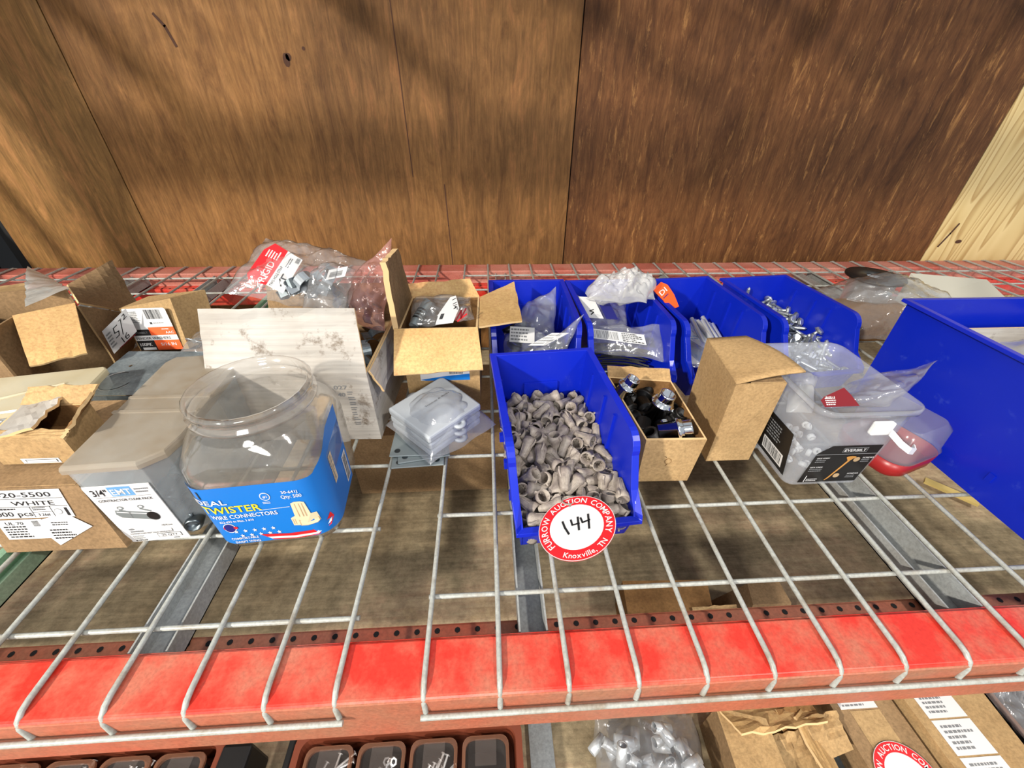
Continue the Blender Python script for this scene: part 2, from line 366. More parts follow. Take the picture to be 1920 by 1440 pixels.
# ------------------------------------------------------------------ the place
def wall():
    t = bpy.data.objects.new('wall_back', None); col.objects.link(t); struct(t); t.location = (.3, 1.12, 0)
    rd = random.Random(3)
    for x0, x1, m, lab in ((-1.21, -.8355, 'plywood_tan', 'tan plywood panel'), (-.8325, .362, 'plywood_brown', 'brown plywood panel'),
                      (.3655, 1.5515, 'plywood_red', 'dark red-brown plywood panel'), (1.554, 2.75, 'plywood_pale', 'pale yellow plywood panel')):
        mb = MB(); mb.box((x0, 1.12, -.45), (x1, 1.132, 1.5), m)
        if m == 'plywood_brown':                      # two fine splits in the veneer and a knot
            for pts in (((.5, -.40, .62), (.72, -.402, .36), (.85, -.405, .26)),):
                pass
            P = Print((x0, 1.12, 0), (x0+1, 1.12, 0), (x0, 1.12, 1), lift=.0005)
            a = -x0
            P.line([(a-.078, .62), (a-.0745, .45), (a-.071, .23)], .0022, 'bark')
            P.line([(a+.013, .21), (a+.016, .1), (a+.02, -.02)], .0026, 'bark')
            P.disc(a-.335, .478, .008, 'bark', n=9, ry=.014); P.disc(a-.329, .484, .007, 'bark', n=7, ry=.008); P.disc(a-.29, .5, .004, 'bark', n=8)
            P.line([(a-.60, .555), (a-.585, .535), (a-.575, .50)], .006, 'bark')
            mb.v += []; k = len(mb.v); mb.v += P.v
            for f in P.f: mb.f.append([k+i for i in f]); mb.mi.append(mb.mat('bark')); mb.sm.append(False)
        if m == 'plywood_pale':
            P = Print((x0, 1.12, 0), (x0+1, 1.12, 0), (x0, 1.12, 1), lift=.0005)
            P.disc(.09, .045, .011, 'bark', n=12, ry=.006); P.line([(.03, .03), (.045, .07), (.055, .1)], .006, 'bark')
            k = len(mb.v); mb.v += P.v
            for f in P.f: mb.f.append([k+i for i in f]); mb.mi.append(mb.mat('bark')); mb.sm.append(False)
        o = keep(mb.build('plywood_panel'), t); o['label'] = lab
    mb = MB(); mb.box((-1.25, 1.134, -.45), (2.75, 1.16, 1.5), 'black_inside'); keep(mb.build('backing_board'), t)
simple('bark', (70, 40, 22), .8)
wall()
struct(MB().box((-2.2, .2, -1.3), (-2.15, 2.4, 2.2), 'black_inside').build('dark_backdrop'))  # dark sheet added so the gap past the plywood's left end stays black
struct(MB().box((-4, -5, -1.32), (4, 2.4, -1.3), 'black_inside').build('floor'))

# lower shelf: plywood board seen through the wires
tag(MB().box((-1.26, -.36, -.318), (1.95, 1.075, -.30), 'dusty_plywood').build('plywood_shelf'),
    'dusty weathered plywood board forming the shelf below the wire decks', 'shelf board')

def beam(name, label, y0, s, z=0, mats=('red_paint', 'red_dusty'), holes=True):
    """stepped pallet rack beam; y0 outer face, s = +1 when the shelf lies towards +Y"""
    prof = [(0, -.088), (0, -.0035), (.052, -.0035), (.052, -.038), (.080, -.038), (.080, -.088)]
    mb = MB(); xs = (-1.27, 1.95)
    pp = [[Vector((x, y0+s*a, z+b)) for a, b in prof] for x in xs]
    for i in range(6):
        j = (i+1) % 6; m = mats[1] if i in (0, 5, 4, 3) else mats[0]
        mb.add([pp[0][i], pp[1][i], pp[1][j], pp[0][j]], [(0, 1, 2, 3)], m)
    mb.add(pp[0], [tuple(range(6))], mats[1]); mb.add(pp[1], [tuple(range(6))], mats[1])
    if holes:
        for k in range(150):
            x = -1.25+k*.0212; yy = y0+s*.0715
            mb.add([Vector((x+.003*math.cos(a*PI/4), yy+.003*math.sin(a*PI/4), z-.0375)) for a in range(8)], [tuple(range(8))], 'black_inside')
    me = mb.build(name)
    bm = bmesh.new(); bm.from_mesh(me.data); bmesh.ops.remove_doubles(bm, verts=bm.verts, dist=1e-5); bm.to_mesh(me.data); bm.free()
    b = me.modifiers.new('b', 'BEVEL'); b.width = .004; b.segments = 3; b.limit_method = 'ANGLE'; b.angle_limit = R(40)
    return tag(me, label, 'rack beam')
beam('rack_beam', 'dusty orange-red steel rack beam along the front of the shelf', -.0115, 1)
beam('rack_beam', 'pink-dusted red rack beam along the back against the plywood wall', 1.075, -1, mats=('red_pink', 'red_paint'))
beam('rack_beam', 'red rack beam of the shelf underneath, at the front', -.36, 1, z=-.3155, holes=False)
beam('rack_beam', 'red rack beam of the shelf underneath, at the back', 1.075, -1, z=-.315, holes=False)
for y0, s, t_ in ((-.0115, 1, 'front'), (1.075, -1, 'back')):
    beam('rack_beam', 'red rack beam of the shelf overhead, at the '+t_, y0, s, z=.90, holes=False)

def upright(name, X, label):
    t = thing(name, label, 'rack upright', (X, .5, -1.3))
    for y in (-.02, 1.02):
        mb = MB()
        for lo, hi in (((X-.038, y, -1.3), (X-.035, y+.07, 1.7)), ((X+.035, y, -1.3), (X+.038, y+.07, 1.7)), ((X-.038, y if y < .5 else y+.067, -1.3), (X+.038, (y if y < .5 else y+.067)+.003, 1.7))):
            mb.box(lo, hi, 'post_green')
        keep(mb.build('post'), t)
    for z0, z1 in ((-1.0, -.4), (-.4, .2), (.2, .8), (.8, 1.4)):
        for a, b in (((.04, z0), (1.03, z0)), ((.04, z0), (1.03, z1))):
            keep(MB().tube([(X, a[0], a[1]), (X, b[0], b[1])], .016, 4, 'post_green', False).build('brace'), t)
upright('rack_upright', -1.30, 'dark green steel rack upright at the left end behind the cartons')

def deck(label, xs, ys, D=1.073):
    t = thing('wire_deck', label, 'wire deck', ((xs[0]+xs[-1])/2, .5, 0))
    for x in xs:
        p = [(x, -.0125, -.029), (x, -.0108, -.012), (x, -.008, -.005), (x, -.002, -.0012), (x, .006, 0), (x, D-.004, 0), (x, D+.004, -.003), (x, D+.006, -.022)]
        keep(MB().tube(p, .0026, 8, 'wire_grey').build('long_wire'), t)
    for y in ys:
        keep(MB().tube([(xs[0]-.004, y, -.005), (xs[-1]+.005, y, -.005)], .0026, 8, 'wire_grey').build('cross_wire'), t)
    keep(MB().tube([(xs[0]-.004, -.0165, -.029), (xs[-1]+.004, -.0165, -.029)], .0026, 8, 'wire_grey').build('cross_wire'), t)
    return t
lx = [-.0151, -.0745]+[-.1405-.0667*i for i in range(17)]; lx.reverse()
rx = [.0612, .1285]+[.1905+.0635*i for i in range(26)]
dl = deck('grey wire deck on the left, ending beside the narrow gap', lx, [.0618+.1035*i for i in range(10)])
dr = deck('grey wire deck on the right, carrying the blue bins', rx, [.0795+.1015*i for i in range(10)])
def channel(root, x0, x1, m='channel_grey', depth=.026):
    mb = MB(); z = -.0082; y0, y1 = .042, 1.02; th = .0018
    mb.box((x0, y0, z-depth), (x0+th, y1, z), m); mb.box((x1-th, y0, z-depth), (x1, y1, z), m); mb.box((x0, y0, z-depth), (x1, y1, z-depth+th), m)
    mb.box((x0-.008, y0, z-.0018), (x0, y1, z), m) if m != 'channel_grey' else None
    keep(mb.build('support_channel'), root)
channel(dl, -.222, -.186); channel(dl, -.432, -.402, 'green_paint', .02); channel(dl, -.64, -.60)
channel(dl, -.86, -.82)
channel(dr, .149, .178); channel(dr, .600, .640); channel(dr, 1.06, 1.10)

# ------------------------------------------------------------------ blue bins
def bin_profile(L, H, lip, q):
    """top edge of a side wall from back to front lip (y, z)"""
    pts = [(L, H), (q, H)]
    for i in range(1, 7):
        a = i/6*PI/2; pts.append((q-.022*math.sin(a), H-.022*(1-math.cos(a))))
    y0 = pts[-1][0]; pts += [(y0-.5*(y0-.002), H-.022-(H-.022-lip)*.62), (.003, lip+.006), (0, lip)]
    return pts
def blue_bin(label, cx, cy, rz, W=.148, L=.232, H=.12, lip=.042, q=.062, taper=.006, ribs=True, group=None):
    t = thing('storage_bin', label, 'storage bin', (cx, cy, .0032), rz, group)
    top = bin_profile(L, H, lip, q); th = .0025; mb = MB(); B = 'blue_plastic'
    def X(z, s, o=0): return s*(W/2-.006-taper*(1-z/H)-o)
    side = top+[(.010, 0), (L-.002, 0)]
    for s in (-1, 1):
        a = [Vector((X(z, s), y, z)) for y, z in side]; b = [Vector((X(z, s, th), y, z)) for y, z in side]; k = len(a)
        mb.add(a+b, [tuple(range(k)), tuple(range(2*k-1, k-1, -1))]+[(i, i+k, (i+1) % k+k, (i+1) % k) for i in range(k)], B)
        if ribs:
            for y in (L*.80, L*.58, L*.42):
                zt = H*.9; mb.hexa([Vector((X(.004, s, th), y, .004)), Vector((X(.004, s, th+.0028), y, .004)), Vector((X(.004, s, th+.0028), y+.004, .004)), Vector((X(.004, s, th), y+.004, .004))],
                    [Vector((X(zt, s, th), y, zt)), Vector((X(zt, s, th+.0028), y, zt)), Vector((X(zt, s, th+.0028), y+.004, zt)), Vector((X(zt, s, th), y+.004, zt))], B)
        for y in (.05, .10, .15):            # small stacking tabs low on the outside
            mb.box((s*(W/2-.012) if s > 0 else -(W/2-.004), y, .03), (s*(W/2-.004) if s > 0 else -(W/2-.012), y+.007, .042), B)
    def cross(y0, z0, y1, z1, t2=th, s=1):   # wall spanning the width between two profile points
        a = X(z0, 1, th*.5); b = X(z1, 1, th*.5); n = Vector((0, z1-z0, -(y1-y0))).normalized()*t2*s
        bt = [Vector((-a, y0, z0)), Vector((a, y0, z0)), Vector((a, y0, z0))+n, Vector((-a, y0, z0))+n]
        tp = [Vector((-b, y1, z1)), Vector((b, y1, z1)), Vector((b, y1, z1))+n, Vector((-b, y1, z1))+n]
        mb.hexa(bt, tp, B)
    cross(L-.002, 0, L, H, th, -1); cross(.010, 0, 0, lip)
    a = X(0, 1, th*.5); mb.box((-a, .010, 0), (a, L-.002, th), B)
    mb.box((-W*.17, L-.0072, H*.28), (W*.17, L-.0042, H*.60), B)   # raised hanger panel on the back wall
    body = mb.build('bin_body', parent=t)
    # rolled rim: a flat flange swept round the whole opening
    rim = MB(); path = []
    for y, z in top: path.append(Vector((-X(z, 1), y, z)))
    path += [Vector((X(z, 1), y, z)) for y, z in reversed(top)]
    k = len(path); fw, ft = .0068, .0042; rings = []
    for i, p in enumerate(path):
        out = Vector((1 if p.x > 0 else -1, 0, 0)); 
        yy = [p.y for p in path]
        if p.y > L-.001: out = Vector((out.x, .8, 0))
        if p.z <= lip+.0061: out = Vector((out.x*.9, -.9, 0))
        a = path[i-1] if i else path[i]; b = path[i+1] if i < k-1 else path[i]
        tdir = (b-a); tdir.x = 0
        up = Vector((0, -tdir.z, tdir.y)) if tdir.length > 1e-6 else Vector((0, 0, 1))
        if up.length < 1e-6: up = Vector((0, 0, 1))
        up.normalize()
        if up.z < 0 or (abs(up.z) < .01 and up.y > 0): up = -up
        if p.z <= lip+.0001: up = Vector((0, 0, 1))
        i0 = p-Vector((out.x, out.y, 0))*th
        rings.append([i0+up*.0008, p+out*fw*.9+up*.0008, p+out*fw-up*ft, p+out*fw*.75-up*ft, p+out*fw*.7-up*.001, i0-up*.001])
    rim.loft(rings+[rings[0]], B); rim.build('bin_rim', parent=t, bevel=.0008)
    return t
FB = blue_bin('blue plastic bin in front holding grey twist-on wire connectors', .2195, .125, R(4.5))
B1 = blue_bin('blue plastic bin of clear-bagged parts directly behind the bin of wire connectors', .2035, .395, R(.3))
B2 = blue_bin('blue plastic bin heaped with a white crumpled bag and bagged cable ties', .361, .392, R(2.2))
B3 = blue_bin('blue plastic bin with an orange tag and smooth steel rods, between two others', .524, .398, R(5.5))
B4 = blue_bin('blue plastic bin of loose silver screws at the right end of the back row', .693, .402, R(6))

B5 = blue_bin('large blue bin with tall side at the right edge holding a white box', .888, .018, R(0), W=.285, L=.372, H=.178, lip=.07, q=.10, taper=-.0, ribs=False)

# contents of the large bin
def carton(name, label, cat, base, H, mat='kraft', th=.003, lid=True, z0=.0032, edge='kraft_edge', top=None, inner=None):
    """closed or open carton standing on a base quad (4 xy points, counter-clockwise)"""
    t = thing(name, label, cat, (sum(p[0] for p in base)/4, sum(p[1] for p in base)/4, z0))
    bb = [Vector((p[0], p[1], z0)) for p in base]
    tt = [Vector((p[0], p[1], z0+H)) for p in base] if top is None else [Vector(p) for p in top]
    mb = MB()
    c = sum(bb, Vector())/4
    if lid: mb.hexa(bb, tt, mat)
    else:
        def ins(p, q):
            return q+(Vector((c.x, c.y, q.z))-q).normalized()*th*1.4
        ib = [ins(None, p)+Vector((0, 0, th)) for p in bb]; it = [ins(None, p) for p in tt]
        for i in range(4):
            j = (i+1) % 4
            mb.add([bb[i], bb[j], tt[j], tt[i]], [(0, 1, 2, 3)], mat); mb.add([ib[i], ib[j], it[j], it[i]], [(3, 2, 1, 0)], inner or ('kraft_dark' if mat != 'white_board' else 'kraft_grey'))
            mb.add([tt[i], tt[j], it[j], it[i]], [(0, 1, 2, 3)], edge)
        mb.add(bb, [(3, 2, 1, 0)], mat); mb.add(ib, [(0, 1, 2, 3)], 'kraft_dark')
    keep(mb.build('carton_body'), t); return t, bb, tt
def flap(t, pts, mat='kraft_light', th=.003, name='flap', wav=.0015, seed=0, nrm=None):
    """one torn cardboard flap, subdivided and slightly bowed"""
    a, b, c, d = [Vector(p) for p in pts]; n = (b-a).cross(d-a).normalized()
    if nrm and n.dot(nrm) < 0: n = -n
    N = 8; vs = []; rd = random.Random(seed)
    for sgn in (0, 1):
        for j in range(N+1):
            for i in range(N+1):
                u, v = i/N, j/N; p = (a*(1-u)+b*u)*(1-v)+(d*(1-u)+c*u)*v
                if v > .01:
                    rr = noise.noise(Vector((u*5+seed, v*5, seed*2.3)))
                    p = p+n*rr*wav*2*v
                    if j == N: p += (p-(a*(1-u)+b*u)).normalized()*noise.noise(Vector((u*9, seed, 1)))*.0025
                vs.append(p-n*th*sgn)
    M = N+1; fs = []
    for s_ in (0, 1):
        for j in range(N):
            for i in range(N): q = [s_*M*M+j*M+i, s_*M*M+j*M+i+1, s_*M*M+(j+1)*M+i+1, s_*M*M+(j+1)*M+i]; fs.append(q if not s_ else q[::-1])
    ed = []
    for i in range(N):
        for (p, q) in ((i, i+1), (N*M+i, N*M+i+1), (i*M, (i+1)*M), (i*M+N, (i+1)*M+N)): ed.append((p, q, q+M*M, p+M*M))
    mb = MB(); mb.add(vs, fs, mat); mb.add(vs, ed, 'kraft_edge')
    o = mb.build(name); bm = bmesh.new(); bm.from_mesh(o.data); bmesh.ops.remove_doubles(bm, verts=bm.verts, dist=1e-5); bm.to_mesh(o.data); bm.free()
    return keep(o, t)
def stick(P, t, name='label', lab=None):
    o = keep(P.build(name), t)
    if lab: o['label'] = lab
    return o
def quadP(p, a, b, c, d): pass

wt, wb, wtp = carton('carton', 'white corrugated box standing inside the large blue bin', 'carton', [(.772, .215), (.99, .215), (.99, .362), (.772, .362)], .142, 'white_board', lid=False, z0=.0058, inner='white_board')
tag(film('film_bag', [(.82, .225, .12), (.97, .225, .12), (.975, .34, .145), (.86, .34, .135)], .02, .005, 5, 'film_grey'), 'grey translucent bag lying in the white box inside the large blue bin', 'bag')
ct, cb, ctp = carton('carton', 'small kraft carton in front of the white box in the large blue bin', 'carton', [(.785, .10), (.98, .10), (.98, .205), (.785, .205)], .120, 'kraft_grey', z0=.0058)

# ------------------------------------------------------------------ EMT clear pack
def clear_pack():
    t = thing('clear_pack_box', 'dusty clear lidded plastic box of steel conduit fittings beside the empty jar', 'plastic box', (-.235, .23, 0))
    H = .128; z0 = .0032
    lid = [at(103, 876, H), at(252, 873, H), at(300, 848, H), at(336, 797, H), at(345, 690, H)+Vector((.02, .005, 0)), at(294, 690, H)]
    lid = [(-.2915, .152), (-.2225, .156), (-.2045, .172), (-.2005, .196), (-.2085, .352), (-.226, .366), (-.300, .358), (-.306, .345)]
    ring = lambda s, z, dy=0: [Vector(((x+.25)*s-.25, (y-.25)*s+.25, z)) for x, y in lid]
    mb = MB(); mb.loft([ring(.90, z0), ring(.93, z0+.02), ring(.965, H-.008)], None, False, True, False)
    mb.loft([inset(ring(.965, H-.008), .0015), inset(ring(.93, z0+.02), .0015), inset(ring(.90, z0+.0015), .0015)], None, False, False, True)
    keep(mb.build('box_body', 'clear_pack'), t)
    mb = MB(); mb.loft([ring(.985, H-.010), ring(1.0, H-.009), ring(1.0, H-.004), ring(.985, H-.001), ring(.965, H)], None, False, False, True)
    mb.loft([ring(.975, H-.010), ring(.96, H-.002)], None, False, False, True)
    for y in (.235, .262):                     # two moulded ridges across the lid
        mb.box((-.298, y, H-.0005), (-.206, y+.004, H+.0015))
    o = keep(mb.build('lid', 'clear_lid_dusty'), t); o['label'] = 'dusty translucent lid'
    # printed card on the front face
    f0, f1 = ring(.90, z0)[0], ring(.90, z0)[1]; g0, g1 = ring(.965, H-.008)[0], ring(.965, H-.008)[1]
    d = Vector((0, -.0012, 0)); low = Vector((0, -.004, -.002))
    BL = f0+low+Vector((-.001, 0, 0)); BR = f1+low; TL = f0+(g0-f0)*.80+d
    P = Print(BL, BR, TL, 63, 100, .0006)
    P.poly([(0, 2), (2, 0), (61, 0), (63, 2), (63, 98), (61, 100), (2, 100), (0, 98)], 'label_white', 0)
    P.rect(22, 83, 44, 98, 'label_paleblue', 1); P.text('EMT', 23.5, 85.5, 13, 'label_white', 3, 19)
    P.text('3/4"', 5, 85, 14, 'black_ink', 3, 15); P.scribble(46, 86, 60, 95, 2, 'grey_ink', 2)
    P.line([(5, 82), (58, 82)], .4, 'black_ink'); P.text('CONTRACTOR CLEAR PACK', 5, 75, 5.2, 'black_ink', 3, 52)
    for dx in (0, 20): P.disc(19+dx, 63.5, 3, 'steel_plate', 3); P.disc(19+dx, 63.5, 1.6, 'label_white', 4); P.line([(17+dx, 60), (25+dx, 55)], 2.2, 'steel_plate', 3)
    P.poly([(12, 60), (42, 53), (46, 43), (42, 39), (13, 47), (10, 53)], 'steel_plate', 2); P.line([(13, 57), (42, 50)], 1.6, 'label_white', 3)
    P.line([(24, 56), (23, 45)], .6, 'grey_ink', 4)
    P.disc(44, 46, 6, 'dark_steel', 4, ry=7.4); P.disc(44.5, 46, 4.6, 'label_black', 5, ry=6)
    P.disc(11, 24, 3, 'grey_ink', 2, ry=1.6); P.text('c(UL)us', 44, 27, 4, 'black_ink', 3, 11); P.scribble(8, 17, 24, 22, 1, 'grey_ink', 5)
    P.text('CONNECTORS NOT SOLD SEPARATELY', 6, 14.5, 3, 'black_ink', 3, 44); P.rect(32, 6, 57, 13, 'black_ink', 2); P.rect(32.6, 6.6, 56.4, 12.4, 'label_white', 3)
    P.text('25 QTY', 36, 7.8, 4.8, 'black_ink', 4, 17); P.scribble(6, 5, 22, 12, 3, 'grey_ink', 7); P.text('838678', 6, 1.6, 3.6, 'black_ink', 3, 12); P.scribble(46, 1.5, 54, 4, 1, 'black_ink', 9)
    P.slab([P.P(0, 0, -4), P.P(63, 0, -4), P.P(63, 100, -4), P.P(0, 100, -4)], .0004, 'label_white')
    stick(P, t, 'printed_card', 'white printed card with a conduit fitting picture')
    return t
clear_pack()
rd = random.Random(4)
for i in range(16):                            # steel fittings seen dimly through the box
    x = -.283+.021*(i % 4); y = .178+.038*((i//4) % 4); a = rd.uniform(-.3, .3)
    M = Matrix.Translation((x, y, .018+.002*rd.random())) @ Matrix.Rotation(a, 4, 'Z') @ Matrix.Rotation(PI/2, 4, 'X')
    mb = MB(); mb.lathe([(.0085, -.017), (.0092, -.014), (.0092, .014), (.0085, .017), (.0072, .017), (.0072, -.017), (.0085, -.017)], 14, 'dark_steel', M)
    mb.lathe([(.0028, 0), (.0028, .004), (0, .004)], 8, 'dark_steel', M @ Matrix.Translation((0, .009, .008)) @ Matrix.Rotation(-PI/2, 4, 'X'))
    tag(mb.build('conduit_coupling'), 'dull steel conduit coupling inside the dusty lidded plastic box', 'conduit fitting', 'couplings in the clear lidded box')

# ------------------------------------------------------------------ empty jar with the blue label
def jar():
    t = thing('plastic_jar', 'large empty clear plastic jar with a wide open mouth and a blue wrapped label', 'jar', (-.1215, .212, .0032), R(5))
    W, D = .136, .142
    pr = [(W*.80, D*.80, .012, .0), (W*.93, D*.93, .022, .002), (W*.965, D*.965, .026, .010), (W*.985, D*.985, .028, .05), (W, D, .03, .105), (W*.99, D*.99, .032, .122), (W*.95, D*.95, .045, .136), (W*.90, D*.90, .06, .146)]
    n = 6
    rings = [rrect(0, 0, w_, d_, min(r_, w_/2-.001), z_, n) for w_, d_, r_, z_ in pr]
    k = len(rings[0]); rt = .0585
    def circ(r, z): 
        out = []
        for qx, a0 in ((0, 0), (1, 90), (2, 180), (3, 270)):
            for i in range(n+1): a = R(a0+ (90*i/n)*.93+3); out.append(Vector((r*math.cos(a), r*math.sin(a), z)))
        # quadrant order of rrect
        return [out[j] for j in range(len(out))]
    def rr(ring):   # reorder rrect (its quadrants run in mirrored order) by angle
        return sorted(ring, key=lambda p: math.atan2(p.y, p.x))
    rings = [rr(r_) for r_ in rings]
    neck = [(rt+.001, .151), (rt, .156), (rt+.0035, .158), (rt+.0035, .161), (rt, .163), (rt, .170), (rt+.002, .171), (rt+.002, .1745), (rt, .176), (rt-.003, .176), (rt-.003, .156)]
    mb = MB(); mb.loft(rings+[rr(circ(r_, z_)) for r_, z_ in neck[:2]], None, True, True, False)
    mb.build('jar_body', 'clear_jar', t)
    mb = MB(); mb.loft([rr(circ(r_, z_)) for r_, z_ in neck[1:]], None, True); mb.build('jar_rim', 'jar_rim', t)
    inn = [inset(r_, .0016) for r_ in rings]; inn[0] = [p+Vector((0, 0, .0016)) for p in inn[0]]
    mb = MB(); mb.loft(inn, None, True, True, False); mb.build('jar_inner_wall', 'clear_jar', t)
    # label: a wrapped band following the rounded body (front and right side)
    def wrap(u):     # u along the perimeter from front-left corner round to the right side
        w_, d_, r_ = W*.992+.0012, D*.992+.0012, .028
        fl = w_-2*r_; arc = PI/2*r_
        if u < 0: a = u/r_; return Vector((-w_/2+r_+r_*math.sin(a), -d_/2+r_-r_*math.cos(a), 0))
        if u < fl: return Vector((-w_/2+r_+u, -d_/2, 0))
        if u < fl+arc: a = (u-fl)/r_; return Vector((w_/2-r_+r_*math.sin(a), -d_/2+r_-r_*math.cos(a), 0))
        return Vector((w_/2, -d_/2+r_+(u-fl-arc), 0))
    u0, u1, zb, zt = -.03, .186, .012, .1040; N = 48; vs = []
    for i in range(N+1):
        u = u0+(u1-u0)*i/N; p = wrap(u); k1 = 1
        ztt = zt+.026*max(0, min(1, (u-.10)/.045))**.7
        vs += [Vector((p.x*.978, p.y*.978, zb)), Vector((p.x*1.002, p.y*1.002, ztt))]
    mb = MB(); mb.add(vs, [(2*i, 2*i+2, 2*i+3, 2*i+1) for i in range(N)], 'label_blue', True)
    # print wrapped on the same surface
    def P(u, v, L):
        v = .012+(v-.012)*1.26; p = wrap(u); k_ = .978+.024*(v-zb)/(zt+.026*max(0, min(1, (u-.10)/.045))**.7-zb); e = 1+(.0003+.00015*L)/.071
        return Vector((p.x*k_*e, p.y*k_*e, v))
    class J(Print):
        def __init__(s): MB.__init__(s)
        def P(s, u, v, L): return P(u, v, L)
    q = J()
    q.rect(-.024, .072, -.010, .081, 'label_black', 1); q.text('IDEAL', -.022, .0655, .0085, 'label_white', 3, .034)
    q.text('TWISTER', -.016, .055, .0115, 'yellow_print', 3, .057); q.text('WIRE CONNECTORS', -.012, .0475, .0068, 'label_white', 3, .066)
    q.text('#22-#22 to Max. 3 #10', -.006, .0425, .0036, 'label_white', 3, .034); q.line([(.038, .0545), (.068, .0552)], .0005, 'label_white')
    q.disc(.0, .035, .0062, 'label_white', 1); q.disc(.0, .035, .0054, 'navy_print', 2); q.rect(-.006, .0335, .008, .0365, 'red_print', 3)
    for r_ in range(2):
        for c_ in range(5): q.poly(star(.004+.0095*c_+r_*.004, .0295-.0062*r_, .0026), 'label_white', 2)
    q.poly([(.026, .0225), (.055, .0195), (.08, .0205), (.098, .027), (.104, .034), (.107, .0265), (.101, .019), (.085, .0130), (.06, .0115), (.037, .0135)], 'red_print', 2)
    q.poly([(.032, .0182), (.06, .0158), (.083, .0168), (.104, .0265), (.102, .0225), (.085, .0142), (.06, .0128), (.035, .0152)], 'label_white', 3)
    q.poly([(.064, .0300), (.064, .0400), (.069, .0425), (.070, .0590), (.074, .0605), (.080, .0605), (.0835, .0590), (.0855, .0435), (.0915, .0430), (.0930, .0320), (.089, .0300), (.077, .0285)], 'tan_nut', 2)
    for x_ in (.0735, .0775, .0805): q.line([(x_, .058), (x_, .041)], .0007, 'tan_nut_dark', 3)
    q.poly([(.071, .0285), (.071, .0365), (.092, .0365), (.0925, .0320), (.089, .0296), (.078, .0280)], 'tan_nut_dark', 3)
    q.poly([(.072, .0290), (.072, .0353), (.0915, .0353), (.0915, .0322), (.0885, .0302), (.078, .0287)], 'tan_nut', 4)
    for x_ in (.0655, .0675): q.line([(x_, .0385), (x_, .0315)], .0006, 'tan_nut_dark', 3)
    q.disc(.0495, .0705, .0048, 'label_white', 2); q.disc(.0495, .0705, .004, 'label_blue', 3); q.text('#1', .0475, .069, .0042, 'label_white', 4, .004); q.scribble(.045, .0615, .055, .0645, 2, 'label_white', 3, 2)
    q.text('30-641J', .066, .072, .0045, 'label_white', 3, .0155); q.text('Qty: 500', .064, .0662, .0056, 'label_white', 3, .020)
    q.text('COMFORTABLE', -.005, .0185, .0042, 'label_white', 3, .028); q.text('SWEPT WING', -.003, .0135, .0042, 'label_white', 3, .026)
    q.rect(.128, .050, .139, .083, 'tan_nut', 1); q.scribble(.129, .052, .138, .082, 9, 'grey_ink', 4)
    q.rect(.164, .020, .180, .054, 'label_white', 1); q.barcode(.166, .022, .178, .052, 'black_ink', 5, 2, True)
    for i, n_ in enumerate(q.mats): mb.mat(n_)
    off = len(mb.v); mb.v += q.v
    for f, mi in zip(q.f, q.mi): mb.f.append([off+j for j in f]); mb.mi.append(mb.mats.index(q.mats[mi])); mb.sm.append(False)
    o = mb.build('label_band', parent=t); o['label'] = 'blue printed label wrapped round the lower half'
    return t
jar()

# ------------------------------------------------------------------ auction lot tag on the front bin
def lot_disc(label, c, xd, yd, r, number, tail=True):
    t = thing('lot_sticker', label, 'sticker', tuple(c))
    c = Vector(c); xd = Vector(xd).normalized(); yd = Vector(yd).normalized()
    P = Print(c-xd*r-yd*r, c+xd*r-yd*r, c-xd*r+yd*r, 2, 2, .0004)
    P.slab([P.P(1+math.cos(2*PI*i/48), 1+math.sin(2*PI*i/48), -2) for i in range(48)], .0004, 'red_print', P.nn)
    P.disc(1, 1, 1, 'label_white', 0, 56); P.disc(1, 1, .985, 'red_print', 1, 56); P.disc(1, 1, .70, 'label_white', 2, 48)
    def arc(s, a0, a1, rad, size, inward=False):
        n_ = len(s)
        ws = [textmesh(ch)[3]-textmesh(ch)[2] if ch != ' ' else .35 for ch in s]; tot = sum(ws)+.16*(n_-1); ac = 0
        for ch, wd in zip(s, ws):
            a = R(a0+(a1-a0)*(ac+wd/2)/tot); ac += wd+.16
            if ch == ' ': continue
            rot = a-PI/2 if not inward else a+PI/2
            P.text(ch, 1+rad*math.cos(a), 1+rad*math.sin(a), size, 'label_white', 4, size*wd, rot, 'c')
    arc('FURROW AUCTION COMPANY', 218, -28, .76, .235); arc('Knoxville, TN', 242, 318, .93, .2, True)
    if number:
        k = 'black_ink'
        P.line([(.66, 1.22), (.70, 1.02), (.78, .80)], .055, k, 5)
        P.line([(.88, 1.22), (.90, 1.05), (1.08, 1.06)], .05, k, 5); P.line([(1.07, 1.26), (1.06, 1.05), (1.05, .86)], .055, k, 5)
        P.line([(1.14, 1.22), (1.17, 1.06), (1.36, 1.10)], .05, k, 5); P.line([(1.35, 1.28), (1.33, 1.05), (1.31, .84)], .055, k, 5)
    stick(P, t, 'sticker_face'); return t
lc = at(1081, 987, .066); 
_xd = at(1157, 965, .062)-at(1012, 1005, .062)
lot_disc('round red and white auction lot tag reading 144 on the front blue bin', (lc.x, lc.y, lc.z), (.95, 0, .29), (.06, .98, -.09), .0400, True)

